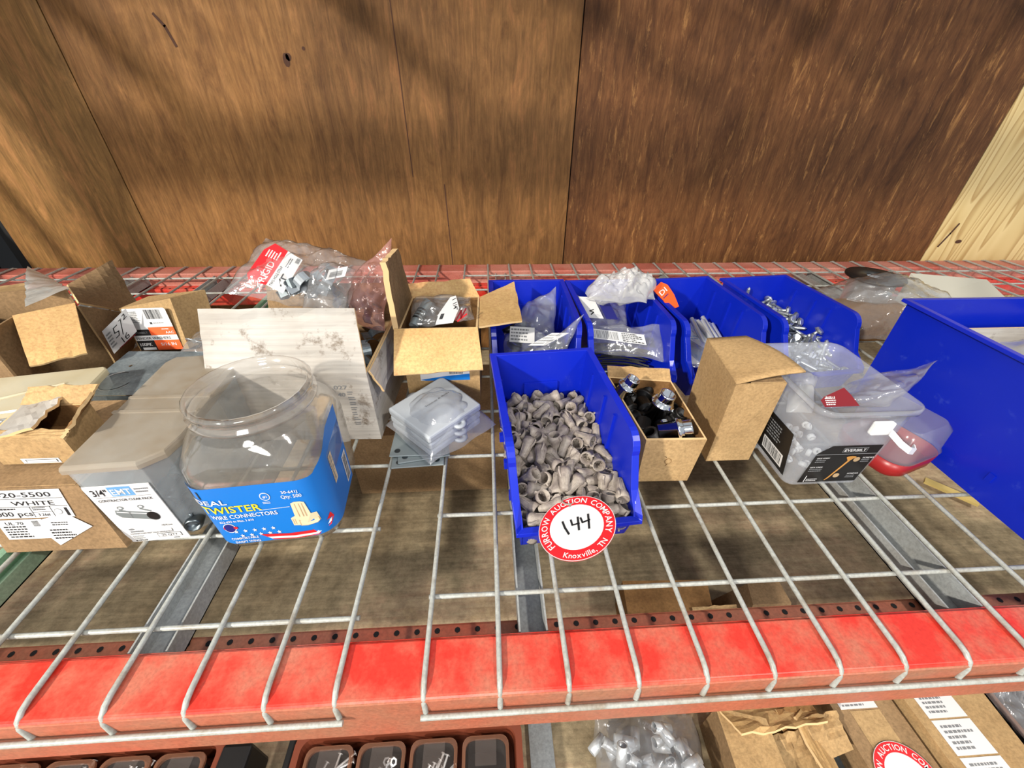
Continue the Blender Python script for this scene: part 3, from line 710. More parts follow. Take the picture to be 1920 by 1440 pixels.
# ------------------------------------------------------------------ cartons at the front left
t, bb, tt = carton('carton', 'brown carton with a 5-20-5500 WHITE label at the lower left corner', 'carton', [(-.415, .149), (-.287, .149), (-.283, .305), (-.412, .305)], .088, 'kraft_grey',
                   top=[(-.417, .163, .0912), (-.300, .163, .0912), (-.292, .31, .0912), (-.414, .31, .0912)])
P = Print(bb[0], bb[1], tt[0], 128, 90, .0009)
P.poly([(4, 50), (96, 50), (97, 88), (4, 88)], 'label_white', 0)
P.text('5-20-5500', 26, 78.5, 9, 'black_ink', 2, 60); P.line([(6, 76.5), (95, 76.5)], .7, 'black_ink'); P.text('WHITE', 42, 67.5, 8, 'black_ink', 2, 42)
P.line([(6, 65.5), (95, 65.5)], .7, 'black_ink'); P.text('5000 pcs', 14, 53, 9, 'black_ink', 2, 42); P.scribble(24, 61, 46, 65, 1, 'black_ink', 5)
P.line([(57, 65), (57, 51)], .6, 'black_ink'); P.scribble(59, 60, 73, 65, 2, 'black_ink', 6); P.text('3.26#', 61, 52.5, 5, 'black_ink', 2, 12); P.line([(57, 58), (76, 58)], .5, 'black_ink')
P.line([(77, 65), (77, 51)], .6, 'black_ink'); P.disc(83, 58, 4, 'grey_ink', 2); P.disc(83, 58, 3.3, 'label_white', 3); P.rect(90, 52, 93, 63, 'black_ink', 2)
P.poly([(14, 20), (64, 20), (60, 48), (14, 48)], 'label_white', 0); P.text('UL 70', 22, 41, 6, 'black_ink', 2, 18); P.scribble(18, 22, 50, 40, 5, 'black_ink', 8); P.rect(49, 38, 56, 46, 'grey_ink', 2)
P.poly([(48, 44), (88, 55), (107, 35), (62, 9)], 'label_white', 2); P.scribble(62, 18, 86, 34, 4, 'black_ink', 11, 4); P.scribble(68, 38, 92, 44, 2, 'black_ink', 13, 4)
stick(P, t, 'shipping_label', 'white shipping labels with black print')
flap(t, [(-.412, .165, .0915), (-.305, .165, .0915), (-.298, .235, .096), (-.41, .235, .096)], 'kraft_grey', seed=2)
# small torn carton on top of it
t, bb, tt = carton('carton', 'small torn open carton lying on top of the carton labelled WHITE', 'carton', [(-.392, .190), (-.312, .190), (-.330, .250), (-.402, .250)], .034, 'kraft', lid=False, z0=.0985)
P = Print(bb[0], bb[1], tt[0], 80, 34); P.rect(22, 1, 60, 8, 'label_white', 0); P.rect(26, 2.5, 58, 6.5, 'black_ink', 1); P.rect(27, 3, 57, 6, 'label_white', 2); stick(P, t)
flap(t, [tt[3], tt[0]+Vector((.004, 0, 0)), tt[0]+Vector((.045, .010, .008)), tt[3]+Vector((.045, .004, .008))], 'white_board', seed=3)
flap(t, [tt[2], tt[3], tt[3]+Vector((.01, .012, .016)), tt[2]+Vector((.012, .012, .018))], 'kraft', seed=5)
flap(t, [tt[1], tt[2], tt[2]+Vector((.012, .0, .014)), tt[1]+Vector((.014, .0, .012))], 'kraft_dark', seed=6)
flap(t, [tt[0], tt[1], tt[1]+Vector((-.002, .012, .003)), tt[0]+Vector((.003, .014, .003))], 'kraft', seed=7)

# dusty clear organiser case
t = thing('organizer_case', 'clear organizer case with a dusty yellowed lid at the far left', 'organizer case', (-.48, .33, .03))
lidp = [(-.505, .268), (-.402, .292), (-.400, .300), (-.414, .372), (-.420, .377), (-.545, .352)]
lid2 = [Vector((x, y, 0)) for x, y in lidp]; 
mb = MB(); up = lambda z, s=1: [Vector(((p.x+.46)*s-.46, (p.y-.33)*s+.33, z)) for p in lid2]
mb.loft([up(.093), up(.100), up(.102, .97)], None, False, False, True); mb.loft([up(.093, .98), up(.0995, .98)], None, False, False, True)
mb.tube([(-.50, .30, .1025), (-.44, .335, .1025)], .002, 6); mb.lathe([(.006, .1018), (.006, .104), (.003, .104), (.003, .102)], 12, None, Matrix.Translation((-.425, .318, 0)))
keep(mb.build('lid', 'organizer_lid'), t)
mb = MB(); mb.loft([up(.062, .93), up(.093, .97)], None, False, True, False); keep(mb.build('tray', 'clear_pack'), t)
rd = random.Random(9)
for i in range(26):
    p = Vector((rd.uniform(-.50, -.42), rd.uniform(.285, .31), .068+.006*rd.random())); a = rd.uniform(0, PI)
    d = Vector((math.cos(a), math.sin(a)*.5, rd.uniform(-.1, .3)))*.011
    mb = MB(); mb.tube([p-d, p+d], .0016, 6, 'zinc'); mb.tube([p+d, p+d*1.15], .0038, 6, 'zinc')
    tag(mb.build('screw'), 'small zinc screw inside the dusty clear organizer case', 'screw', 'screws in the clear organizer case')
tag(MB().hexa([Vector(p) for p in ((-.56, .25, .0032), (-.415, .262, .0032), (-.43, .37, .0032), (-.56, .36, .0032))], [Vector(p) for p in ((-.56, .25, .060), (-.415, .262, .060), (-.43, .37, .060), (-.56, .36, .060))], 'kraft_dark').build('carton'), 'dark brown closed carton underneath the dusty clear organizer case', 'carton')
tag(film('film_bag', [(-.52, .225, .068), (-.435, .235, .068), (-.425, .29, .075), (-.50, .28, .075)], .02, .004, 12, 'film_grey'), 'clear bag of small parts in front of the dusty organizer case', 'bag')

# steel junction box with knockouts
t = thing('junction_box', 'galvanised steel junction box with round knockouts behind the dusty clear box', 'junction box', (-.40, .41, .0032))
zt = .073; q = [Vector((-.455, .345, zt)), Vector((-.315, .345, zt-.002)), Vector((-.318, .452, zt+.006)), Vector((-.452, .458, zt+.006))]
mb = MB(); bq = [Vector((p.x, p.y, zt-.045)) for p in q]; mb.hexa(bq, q, 'galvanised'); keep(mb.build('box_shell'), t)
P = Print(q[0], q[1], q[3], 140, 110)
for (cx, cy, r_) in ((34, 34, 23), (58, 88, 16), (112, 94, 13), (100, 42, 20)):
    P.disc(cx, cy, r_, 'bright_steel', 1); P.disc(cx+.8, cy-.8, r_*.92, 'dark_steel', 2); P.disc(cx+.8, cy-.8, r_*.85, 'galvanised', 3)
for cx, cy in ((92, 100), (92, 84), (30, 70), (20, 20), (36, 16)): P.disc(cx, cy, 2.6, 'chrome', 1); P.disc(cx+.5, cy-.5, 1.7, 'dark_steel', 2)
P.line([(60, 68), (66, 108)], .8, 'dark_steel'); P.rect(1, 0, 139, 1.6, 'chrome', 1)
stick(P, t, 'knockouts')
tag(MB().box((-.445, .35, .0032), (-.325, .45, .0275), 'kraft_dark').build('carton'), 'flat brown carton under the steel junction box', 'carton')
tag(film('film_bag', [(-.372, .455, .078), (-.302, .445, .078), (-.30, .50, .085), (-.37, .51, .085)], .016, .005, 31, 'film'), 'small crumpled clear bag between the junction box and the white carton', 'bag')
rd = random.Random(14)
for i in range(5):
    M = Matrix.Translation((-.36+.013*i, .474+.006*rd.random(), .086)) @ Euler((rd.uniform(.2, 1.2), rd.uniform(-.4, .4), rd.uniform(0, 3))).to_matrix().to_4x4()
    tag(MB().lathe([(.005, 0), (.010, 0), (.010, .0012), (.005, .0012), (.005, 0)], 18, 'zinc', M).build('washer'), 'zinc washer in the small crumpled bag behind the junction box', 'washer', 'washers in the small crumpled bag')

# fender washer box
fw = [Vector((-.478, .506, .052)), Vector((-.396, .506, .054)), Vector((-.408, .534, .136)), Vector((-.488, .522, .124))]
bk = Vector((.016, .05, .0)); t = thing('carton', 'small kraft box with an orange, black and white fender washers label', 'carton', (-.43, .54, .05))
mb = MB(); mb.hexa([fw[0], fw[1], fw[1]+bk+Vector((.01, 0, 0)), fw[0]+bk], [fw[3], fw[2], fw[2]+bk+Vector((.012, 0, -.006)), fw[3]+bk], 'kraft'); keep(mb.build('carton_body'), t)
P = Print(fw[0], fw[1], fw[3], 90, 84)
P.poly([(2, 0), (80, 0), (80, 80), (77, 83), (5, 83), (2, 80)], 'label_white', 0)
P.rect(2, 0, 34, 42, 'label_black', 1); P.rect(34, 22.5, 80, 46, 'orange_print', 1); P.rect(34, 0, 80, 22.5, 'orange_print', 1); P.rect(2, 20, 80, 30, 'label_white', 2)
P.text('FENDER WASHERS', 5, 22, 7, 'black_ink', 4, 62); P.text('EVERBILT', 6, 34, 5.5, 'grey_ink', 4, 24); P.text('100PK', 6, 9, 9, 'label_white', 4, 22); P.rect(8, 1, 32, 6, 'label_white', 3)
P.text('AAC', 62, 33, 6.5, 'label_white', 4, 15); P.scribble(58, 40, 76, 44, 1, 'label_white', 4, 4); P.text('5/16 IN', 44, 9, 8, 'label_white', 4, 28)
P.scribble(5, 55, 28, 78, 7, 'grey_ink', 6); P.barcode(40, 62, 70, 80, 'black_ink', 8); P.rect(42, 52, 46, 56, 'black_ink', 2); P.scribble(48, 52, 75, 56, 1, 'grey_ink', 3)
stick(P, t, 'label', 'white, black and orange product label')
tag(MB().box((-.50, .50, .0032), (-.375, .60, .048), 'kraft_dark').build('carton'), 'dark carton supporting the fender washers box', 'carton')

# big torn carton at the far left
A, Bp, C = Vector(at(25, 594, .15)), Vector(at(142, 570, .15)), Vector(at(121, 536, .15))
D = A+(A-C).normalized()*.06
t = thing('carton', 'large torn open brown carton at the left edge with flaps folded out', 'carton', (-.55, .5, .0032))
fl_, fr_ = Vector((A.x, A.y, 0)), Vector((Bp.x, Bp.y, 0)); dz = Vector((0, 0, .0032))
mb = MB()
cen = (A+Bp+C+D)/4
def wallq(p, q, m='kraft_grey', inn='kraft_dark', zb=.0032):
    a, b = Vector((p.x, p.y, zb)), Vector((q.x, q.y, zb)); n = (b-a).cross(Vector((0, 0, 1))).normalized()
    mb.slab([a, b, q, p], .003, m, n)
wallq(A, Bp); wallq(Bp, C)
E_ = C+Vector((-.20, -.06, 0)); wallq(C, E_); wallq(E_, D); wallq(D, A)
mb.slab([Vector((D.x, D.y, .0066)), Vector((Bp.x, Bp.y, .0066)), Vector((C.x, C.y, .0066)), Vector((E_.x, E_.y, .0066))], .003, 'kraft_dark')
keep(mb.build('carton_body'), t)
flap(t, [A, Bp, at(165, 664, .105), at(58, 689, .105)], 'kraft_light', seed=11, wav=.001)
flap(t, [Bp+Vector((.003, 0, 0)), C+Vector((.003, 0, 0)), at(208, 490, Y=.64), at(268, 592, Y=.60)], 'kraft_grey', seed=12, wav=.002)
pr = [Vector(at(142, 572, .148)), Vector(at(262, 590, Y=.505))]
flap(t, [Bp+Vector((.002, -.003, -.002)), at(266, 592, Y=.585), at(236, 690, .012), at(217, 684, .045)], 'kraft_grey', seed=15)
flap(t, [E_, C+Vector((-.05, -.015, 0)), at(52, 530, Y=.64), at(-60, 545, Y=.64)], 'kraft', seed=17)
P = Print(at(190, 622, Y=.497), at(222, 604, Y=.497), at(178, 606, Y=.50), 30, 16, .003)
P = Print(at(213, 662, Y=.478), at(245, 630, Y=.50), at(190, 620, Y=.478), 30, 44, .0035)
P.rect(0, 0, 40, 44, 'label_white', 0); P.scribble(2, 8, 12, 36, 5, 'grey_ink', 3); P.line([(20, 34), (14, 34), (13, 26), (19, 24), (17, 18), (12, 18)], 1.4, 'black_ink'); P.line([(27, 36), (22, 14)], 1.2, 'black_ink')
P.line([(18, 12), (19, 2)], 1.3, 'black_ink'); P.line([(27, 12), (23, 8), (24, 3), (28, 3), (28, 7), (24, 7)], 1.2, 'black_ink')
P.line([(24, 37), (28, 37)], 1.2, 'black_ink'); P.line([(31, 39), (34, 40), (34, 36), (31, 32), (36, 33)], 1.2, 'black_ink'); P.line([(10, 0), (36, -2)], 1.5, 'maroon_print')
stick(P, t, 'handwritten_label', 'white label with handwritten 5/16')
tag(film('film_bag', [at(47, 575, .16), at(50, 498, Y=.70), at(85, 515, Y=.70), at(128, 540, .16)], .012, .004, 21, 'film_milky', up=Vector((.2, -.8, .5))), 'milky plastic bag sticking up out of the torn carton at the left edge', 'bag')

# ------------------------------------------------------------------ loose parts in the bins
NUTS = [[-.0297,.2087,.0085,-1.76,-.39,2.27],[-.0067,.1488,.0085,-1.76,.39,.23],[.0355,.0958,.0086,-1.77,.45,2.36],[.0273,.0665,.0085,1.76,-.39,-2.5],[-.0414,.0953,.0085,-2.0,1.14,.78],[-.0028,.0203,.0085,-2.0,1.14,-.42],[-.0215,.0531,.0085,-1.14,2.0,-1.33],[-.0383,.1699,.0085,-1.38,2.75,-.18],[.0482,.1878,.0085,1.76,.36,-1.55],[.0214,.197,.0085,1.14,-2.0,-.9],[.046,.1632,.0085,-2.0,1.14,.42],[.0158,.0189,.0084,1.76,-.39,-2.21],[-.0567,.0804,.0085,1.76,-.39,-.25],[-.0249,.1144,.0085,1.76,.39,1.13],[.007,.0592,.0087,.94,-1.88,.41],[-.0004,.0921,.0085,1.38,-2.75,-.01],[-.0203,.1444,.0085,-1.38,2.75,.38],[.0567,.1051,.0089,-1.7,.38,-.22],[.0457,.0211,.0085,-1.76,-.39,-.34],[.015,.1595,.0085,2.0,1.14,.98],[-.0562,.1944,.0085,2.0,1.14,.17],[-.0134,.0659,.0085,1.14,-2.0,-1.04],[.0131,.1025,.0085,-1.38,-2.75,.1],[.0028,.2032,.0167,.13,-.05,3.13],[-.019,.1755,.0085,-1.14,2.0,1.28],[-.0548,.1587,.0084,-1.38,2.75,-.01],[-.02,.0296,.0084,-1.14,2.0,-.22],[.0074,.1477,.0085,-2.0,1.14,.0],[-.0479,.0726,.0149,-2.44,.24,-.57],[.0231,.1086,.0102,1.64,2.75,.2],[-.0482,.0324,.0087,.98,1.9,.98],[.0415,.1375,.0085,-2.0,1.14,-.53],[.0152,.1305,.0176,.22,-.24,-1.31],[.0181,.0839,.0124,.98,-1.11,2.55],[.0558,.2083,.0085,-2.0,-1.14,.34],[.0475,.1761,.0084,-2.0,-1.14,1.57],[.0319,.0406,.0163,-.0,-.05,-2.83],[-.0306,.1757,.0173,1.59,.87,-.11],[-.0277,.074,.0086,2.07,-1.19,1.2],[-.041,.0222,.0229,-.01,-1.04,.96],[-.0041,.1805,.0088,-1.8,.62,1.05],[.0029,.2162,.0085,-1.76,-.39,-1.32],[.0548,.1357,.0085,-1.38,-2.75,.01],[.0109,.0863,.0231,.61,-2.56,-1.46],[-.0481,.0606,.0085,-1.76,-.39,-1.36],[-.0332,.2046,.0188,-1.38,-.38,-1.05],[.0245,.182,.0116,1.38,-.39,2.31],[.0077,.0329,.0132,.85,1.07,-1.41],[.0213,.2106,.0085,-1.76,-.39,2.04],[-.0084,.1279,.0086,1.77,.48,2.12],[.0379,.0829,.0085,-1.76,.39,2.02],[.0567,.0783,.0132,-.95,-2.92,-.37],[-.0363,.2162,.0169,.8,-.16,1.97],[.0138,.0517,.0154,.36,-1.07,.01],[-.0479,.1426,.0228,1.82,.92,1.58],[-.0043,.0462,.0135,-.99,-2.06,-.68],[-.013,.0197,.0171,1.55,-.32,-.3],[.0025,.067,.0218,1.86,-1.01,-.15],[.0445,.0452,.0115,1.99,-2.0,.15],[.0041,.1898,.0147,1.95,.06,-1.63],[-.0045,.0515,.0237,-2.18,-.22,.4],[-.0214,.0926,.0098,-1.55,1.96,-.07],[.0567,.0463,.0128,.98,-2.87,.38],[-.0137,.2058,.0167,.81,.72,2.91],[.0104,.0207,.0204,-1.35,-.16,-.19],[-.0563,.0505,.0197,2.57,-.35,-.8],[-.003,.1688,.0199,-1.4,-.05,-.18],[-.0315,.1949,.0085,-1.76,-.39,1.91],[.0488,.0646,.0085,1.14,2.0,.43],[-.0207,.1522,.0186,-2.24,1.11,.61],[-.0275,.1972,.0295,1.8,.83,-.28],[-.0341,.1467,.0139,.73,1.04,.46],[.0527,.1431,.0188,-2.0,.78,-.86],[.0374,.1171,.0167,-.11,.04,-.86],[.0073,.055,.0299,1.54,-.12,-2.07],[-.0488,.1303,.0085,1.76,-.39,.62],[-.0177,.0704,.0271,-.39,.02,1.32],[.0259,.0492,.0227,1.2,2.16,-1.07],[.0501,.1152,.0158,3.12,.58,.86],[-.0564,.0779,.029,-.5,-.12,2.54],[.0156,.2072,.0193,-1.6,-.44,-2.65],[-.0567,.1097,.0085,1.14,2.0,-.57],[.0478,.0938,.0232,1.79,-.63,-1.4],[.0415,.2062,.0117,-.96,-2.39,-.47],[.0368,.0663,.0211,-.82,2.08,1.67],[-.0514,.1785,.0127,1.34,.11,-.72],[-.01,.1101,.0167,2.02,.05,-.18],[.0299,.1473,.0099,-1.17,2.34,.1],[.0563,.0208,.0138,-.14,-2.17,-1.63],[-.0131,.0831,.0204,-.66,.53,2.49],[.0373,.1468,.0206,-.48,1.08,-2.94],[.0357,.2162,.0223,-2.34,.41,-1.71],[-.0331,.0807,.0203,1.49,-1.23,1.2],[-.0373,.1065,.0124,1.31,-.36,1.25],[.0292,.0281,.0126,-2.17,-.4,-1.26],[.0004,.1176,.0085,1.76,-.39,-.92],[.0566,.1306,.0381,.61,.1,2.73],[.0114,.1587,.0213,-1.61,-.07,-.52],[-.0488,.1649,.0198,1.9,-.31,2.46],[.0476,.041,.023,-1.96,-1.14,1.32],[-.0567,.1334,.0313,2.88,.28,.33],[.0276,.0186,.025,-1.07,.09,1.02],[-.0041,.1362,.0232,1.24,1.91,-.82],[-.0286,.1321,.0166,-1.02,-.11,-1.85],[.0488,.1071,.028,1.21,-.15,1.82],[.036,.0802,.0215,2.03,-.88,1.06],[-.0367,.0118,.0174,-.07,.28,-2.74],[.0349,.1283,.0224,1.26,-.26,1.6],[.0211,.1395,.0289,3.02,.19,-.74],[.0291,.1077,.0208,-1.62,-.09,.15],[.0231,.1542,.02,2.3,.41,-.12],[-.0567,.1703,.0294,1.19,.31,-.31],[.0557,.1683,.023,-1.13,1.99,.36],[-.0239,.0415,.013,-1.3,-.21,-1.09],[-.0084,.1871,.0211,1.15,.52,1.59],[.0052,.1199,.0227,-1.92,1.82,-.25],[-.0567,.2162,.0274,-.23,.1,1.18],[.0396,.0295,.0248,2.63,.3,.31],[-.0222,.1408,.0286,1.63,-2.04,.74],[.0319,.1735,.0159,.85,.87,2.22],[-.0424,.1735,.0313,.38,-2.59,1.57],[.0022,.0994,.0226,-1.78,-.48,1.71],[.0346,.0724,.0326,-2.68,-1.19,-.52],[.0491,.0488,.0313,-1.6,-1.11,1.59],[-.0566,.1217,.031,.16,-3.07,-1.23],[-.008,.2056,.0271,2.37,-.73,-.2],[-.0516,.0121,.0173,-.12,.28,-2.91],[.046,.0963,.0349,-.96,-1.36,-1.8],[.045,.1377,.0341,1.55,-.87,1.84],[-.0248,.02,.0231,-1.89,1.14,-.29],[-.0298,.0675,.0228,2.78,-.31,.35],[-.0567,.1022,.0278,1.31,-2.72,-.07],[.0498,.0239,.0302,.15,-2.48,.45],[-.049,.0989,.0193,.86,-2.26,-.86],[.027,.0893,.0377,1.01,.62,.13],[.0084,.0119,.0322,1.93,-.36,-1.51],[.0244,.1825,.0235,1.83,-.27,-.38],[-.0464,.0817,.0336,1.53,.6,.12],[.0072,.1704,.0264,1.35,.37,-.47],[.0374,.1696,.0262,1.04,2.91,.1],[-.0505,.2017,.0286,-2.76,-.85,.52],[.0187,.1134,.0272,-.83,2.46,.9],[-.0492,.1894,.0229,2.95,1.12,-.53],[.028,.1207,.0444,-.63,2.56,.5],[.0094,.2149,.0323,2.0,1.09,-1.46],[-.0473,.1218,.0214,-1.62,.02,3.07],[-.0299,.0943,.0279,-.06,2.69,-.22],[.0152,.1905,.0322,-1.32,-.34,-2.86],[.0241,.0415,.0327,2.39,-.34,-.73],[-.0413,.051,.013,.88,1.08,2.07],[.0098,.1222,.0343,1.38,-1.99,-1.08],[-.0208,.1647,.0183,.19,-2.58,.18],[.0206,.0629,.0274,-.14,.55,-.93],[.0128,.1546,.0332,-.1,-1.92,-1.81],[-.04,.0485,.0244,1.25,-2.8,-.07],[.0053,.023,.0315,.74,.98,1.02],[-.0098,.0906,.0287,-1.58,-.53,1.23],[.0094,.1103,.0378,1.2,-.46,2.22],[-.0425,.2085,.035,-.68,-.54,1.84],[.0455,.1794,.0205,1.95,.75,.12],[-.0356,.1122,.0284,.93,-2.46,1.14],[.0487,.1565,.0364,-.11,-2.28,-.51],[-.0209,.109,.0204,1.33,-2.47,.43],[-.0424,.1527,.0288,2.4,-.18,2.03],[-.0366,.1627,.0328,.5,.99,-2.65],[.0499,.0118,.033,-.45,-2.8,1.3],[-.0567,.0222,.0208,2.92,.09,-.45],[.0409,.023,.0391,2.65,.1,-.07],[-.0232,.183,.0296,-1.72,.79,-.63],[-.0078,.1379,.035,1.42,-2.48,.48],[-.022,.1819,.042,-2.23,.41,-1.42],[.0322,.1137,.0349,-.88,2.78,.77],[.0488,.1955,.0374,1.86,-.48,-.29],[-.0054,.0698,.0339,.93,2.82,-.78],[-.034,.0792,.04,-.03,-2.16,-2.45],[-.0142,.1144,.04,-.38,-.34,1.48],[.0277,.2003,.0302,-.09,3.11,-.72],[-.03,.1242,.0415,.4,.49,-3.13],[-.0355,.1323,.033,-2.16,-.78,-1.25],[-.0136,.1025,.0325,2.13,-1.36,.71],[.0358,.1897,.0357,-2.54,-.84,.14],[.0135,.099,.0418,.17,-2.28,.37],[.0028,.0346,.0311,.84,-1.96,-.68],[-.0192,.0892,.0396,1.32,-.36,-2.47],[.0476,.082,.0314,-1.21,-.17,1.55],[.0489,.2158,.0265,-.67,.07,1.36],[.0396,.1494,.0369,.79,.52,.44],[-.0244,.0511,.0216,1.67,1.49,-.57],[-.0567,.0871,.0456,1.6,-2.75,-.18],[.0474,.1153,.0379,-2.86,.95,-.74],[.0547,.0624,.0319,.11,3.1,1.04],[-.0254,.0824,.0471,-1.66,-1.13,.43],[.0334,.1648,.039,-1.73,.48,1.82],[.0146,.0727,.0381,-2.26,-2.29,-.1],[-.0105,.0324,.041,-1.74,.47,1.09],[.0145,.088,.0451,.07,-1.07,-2.75],[-.0136,.1734,.0344,-2.3,-.19,-.61],[-.017,.0308,.028,-2.6,.88,-.88],[.0479,.2028,.0258,1.45,.72,-1.92],[.023,.1732,.0387,3.1,.44,.43],[-.0331,.0271,.0319,1.62,2.62,-.39],[.0417,.1284,.0443,.87,2.66,-.95],[-.0168,.1554,.0347,-2.23,.05,-1.37],[-.0119,.0849,.0507,-1.27,2.29,.66],[.0037,.1305,.0399,-1.22,.26,2.89],[.0033,.1794,.0371,1.61,-.4,.96],[-.0237,.0519,.0343,1.36,.54,-2.44],[.0045,.1628,.0394,-1.25,1.33,-1.27],[-.0335,.1376,.0442,.16,2.34,-.02],[-.024,.0119,.0373,1.84,.31,-1.31],[-.0001,.2066,.039,-1.63,-2.84,.13],[-.0328,.2161,.0434,2.48,1.13,-.9],[.0269,.0292,.0357,.25,3.06,1.34],[.026,.0658,.0466,-1.77,.23,-1.25],[-.012,.1984,.0368,.55,-2.62,1.21],[-.0151,.1199,.0533,-.32,2.46,-.43],[.0182,.1537,.0445,3.11,-.9,-.12],[-.0069,.1433,.0483,1.59,.69,-1.04],[-.0067,.0969,.0458,1.47,-.9,.46],[-.0502,.1077,.0426,-.93,-.15,.89],[.0051,.07,.0484,-.9,-1.12,-1.1],[-.0094,.056,.0373,-2.08,-.67,1.42],[.0128,.1808,.0474,-1.23,-1.79,-.46],[-.0334,.1511,.0447,.55,2.62,-1.06],[-.0105,.1307,.0439,-.33,1.19,.06],[.0567,.0312,.0532,-1.74,-1.96,-.02],[-.041,.1649,.0478,.18,-1.99,1.14],[.0097,.0305,.0454,-1.58,-.53,-.31],[-.0022,.1151,.0537,.01,2.97,-.65],[.0086,.1103,.0494,1.95,.37,-.39],[-.0337,.1044,.0458,.76,-1.02,.39],[-.0507,.0427,.0279,-.76,-.26,-.82],[-.0156,.1916,.0499,1.99,-.28,1.57],[.0349,.0124,.042,1.1,-.4,1.66],[-.0203,.0638,.0453,-2.38,.42,-1.42],[.056,.1805,.0311,-.98,2.63,.06],[-.0252,.0955,.0556,1.91,2.11,.07],[.0529,.216,.0401,.4,2.76,1.2],[.0296,.2006,.0495,-1.37,-1.97,-1.15],[-.0553,.059,.0376,-.73,3.0,.2],[.0331,.212,.0408,2.61,-.78,.38],[.0098,.2056,.0573,.49,-1.86,-.44],[.0044,.0466,.0495,1.73,-.12,-.88],[.0567,.1276,.0518,.35,-.9,-2.22],[-.0055,.0505,.0572,1.95,.98,.11],[-.0563,.168,.0422,-1.81,-.06,.21],[-.0276,.1977,.0431,.82,2.64,.52],[-.0451,.2124,.0484,2.72,.67,-.84],[-.0065,.0164,.0452,-.09,2.84,-1.5],[.049,.0769,.0416,-1.62,-.95,1.62],[.0322,.0564,.0426,-1.0,-.59,1.69],[.039,.1781,.0507,2.72,-.27,1.52],[.0254,.1339,.0472,-1.62,-.58,2.4],[-.0524,.1755,.0521,.98,1.39,-.33],[.0442,.0793,.0521,-1.21,-3.01,-.27],[-.0062,.1805,.0543,.15,.76,.52],[.0011,.1686,.0566,-1.49,-.95,-.55],[-.051,.0359,.0382,1.6,.41,-2.41],[-.0347,.0511,.0445,1.64,-.57,1.39],[.0087,.1324,.0506,1.44,1.31,-.78],[-.0479,.1219,.0507,2.76,-.67,.82],[.0421,.0476,.0449,.22,-2.58,.81],[-.0034,.1922,.0559,1.14,-.32,-1.29],[-.0201,.1333,.057,-1.8,.04,-1.58],[.0396,.1564,.0523,-1.75,-.71,.34],[-.0139,.0515,.049,-1.35,.22,-.15],[.0096,.2079,.046,1.72,1.09,.27],[-.0406,.0118,.0422,-1.28,-.33,-1.85],[-.0541,.1417,.0484,-2.09,-.18,.13],[.0264,.1558,.0533,-.77,-1.16,2.45],[-.0171,.1531,.0517,-1.19,2.67,-.33],[.0387,.1205,.0538,1.77,-.05,-2.52],[-.0407,.1955,.0374,-.55,-2.81,-1.06],[.055,.0468,.0458,1.11,-.33,3.0],[-.0455,.0661,.049,2.47,.27,-1.72],[.0567,.0909,.0499,1.28,-.36,.29],[-.0107,.2162,.0471,-2.71,.0,1.14],[-.0366,.0395,.0416,-2.74,.36,-.19],[.0172,.0118,.0488,2.08,.3,-1.21],[.0515,.1778,.0499,.19,-1.21,1.02],[-.0264,.0245,.0452,-1.98,-.37,1.64],[.0477,.1975,.0509,1.25,.92,1.92],[.0566,.1633,.0522,-2.24,-.47,.13],[.0372,.0929,.0484,-2.05,-.44,-.4],[-.0408,.1106,.0536,1.97,-.71,-.8]]
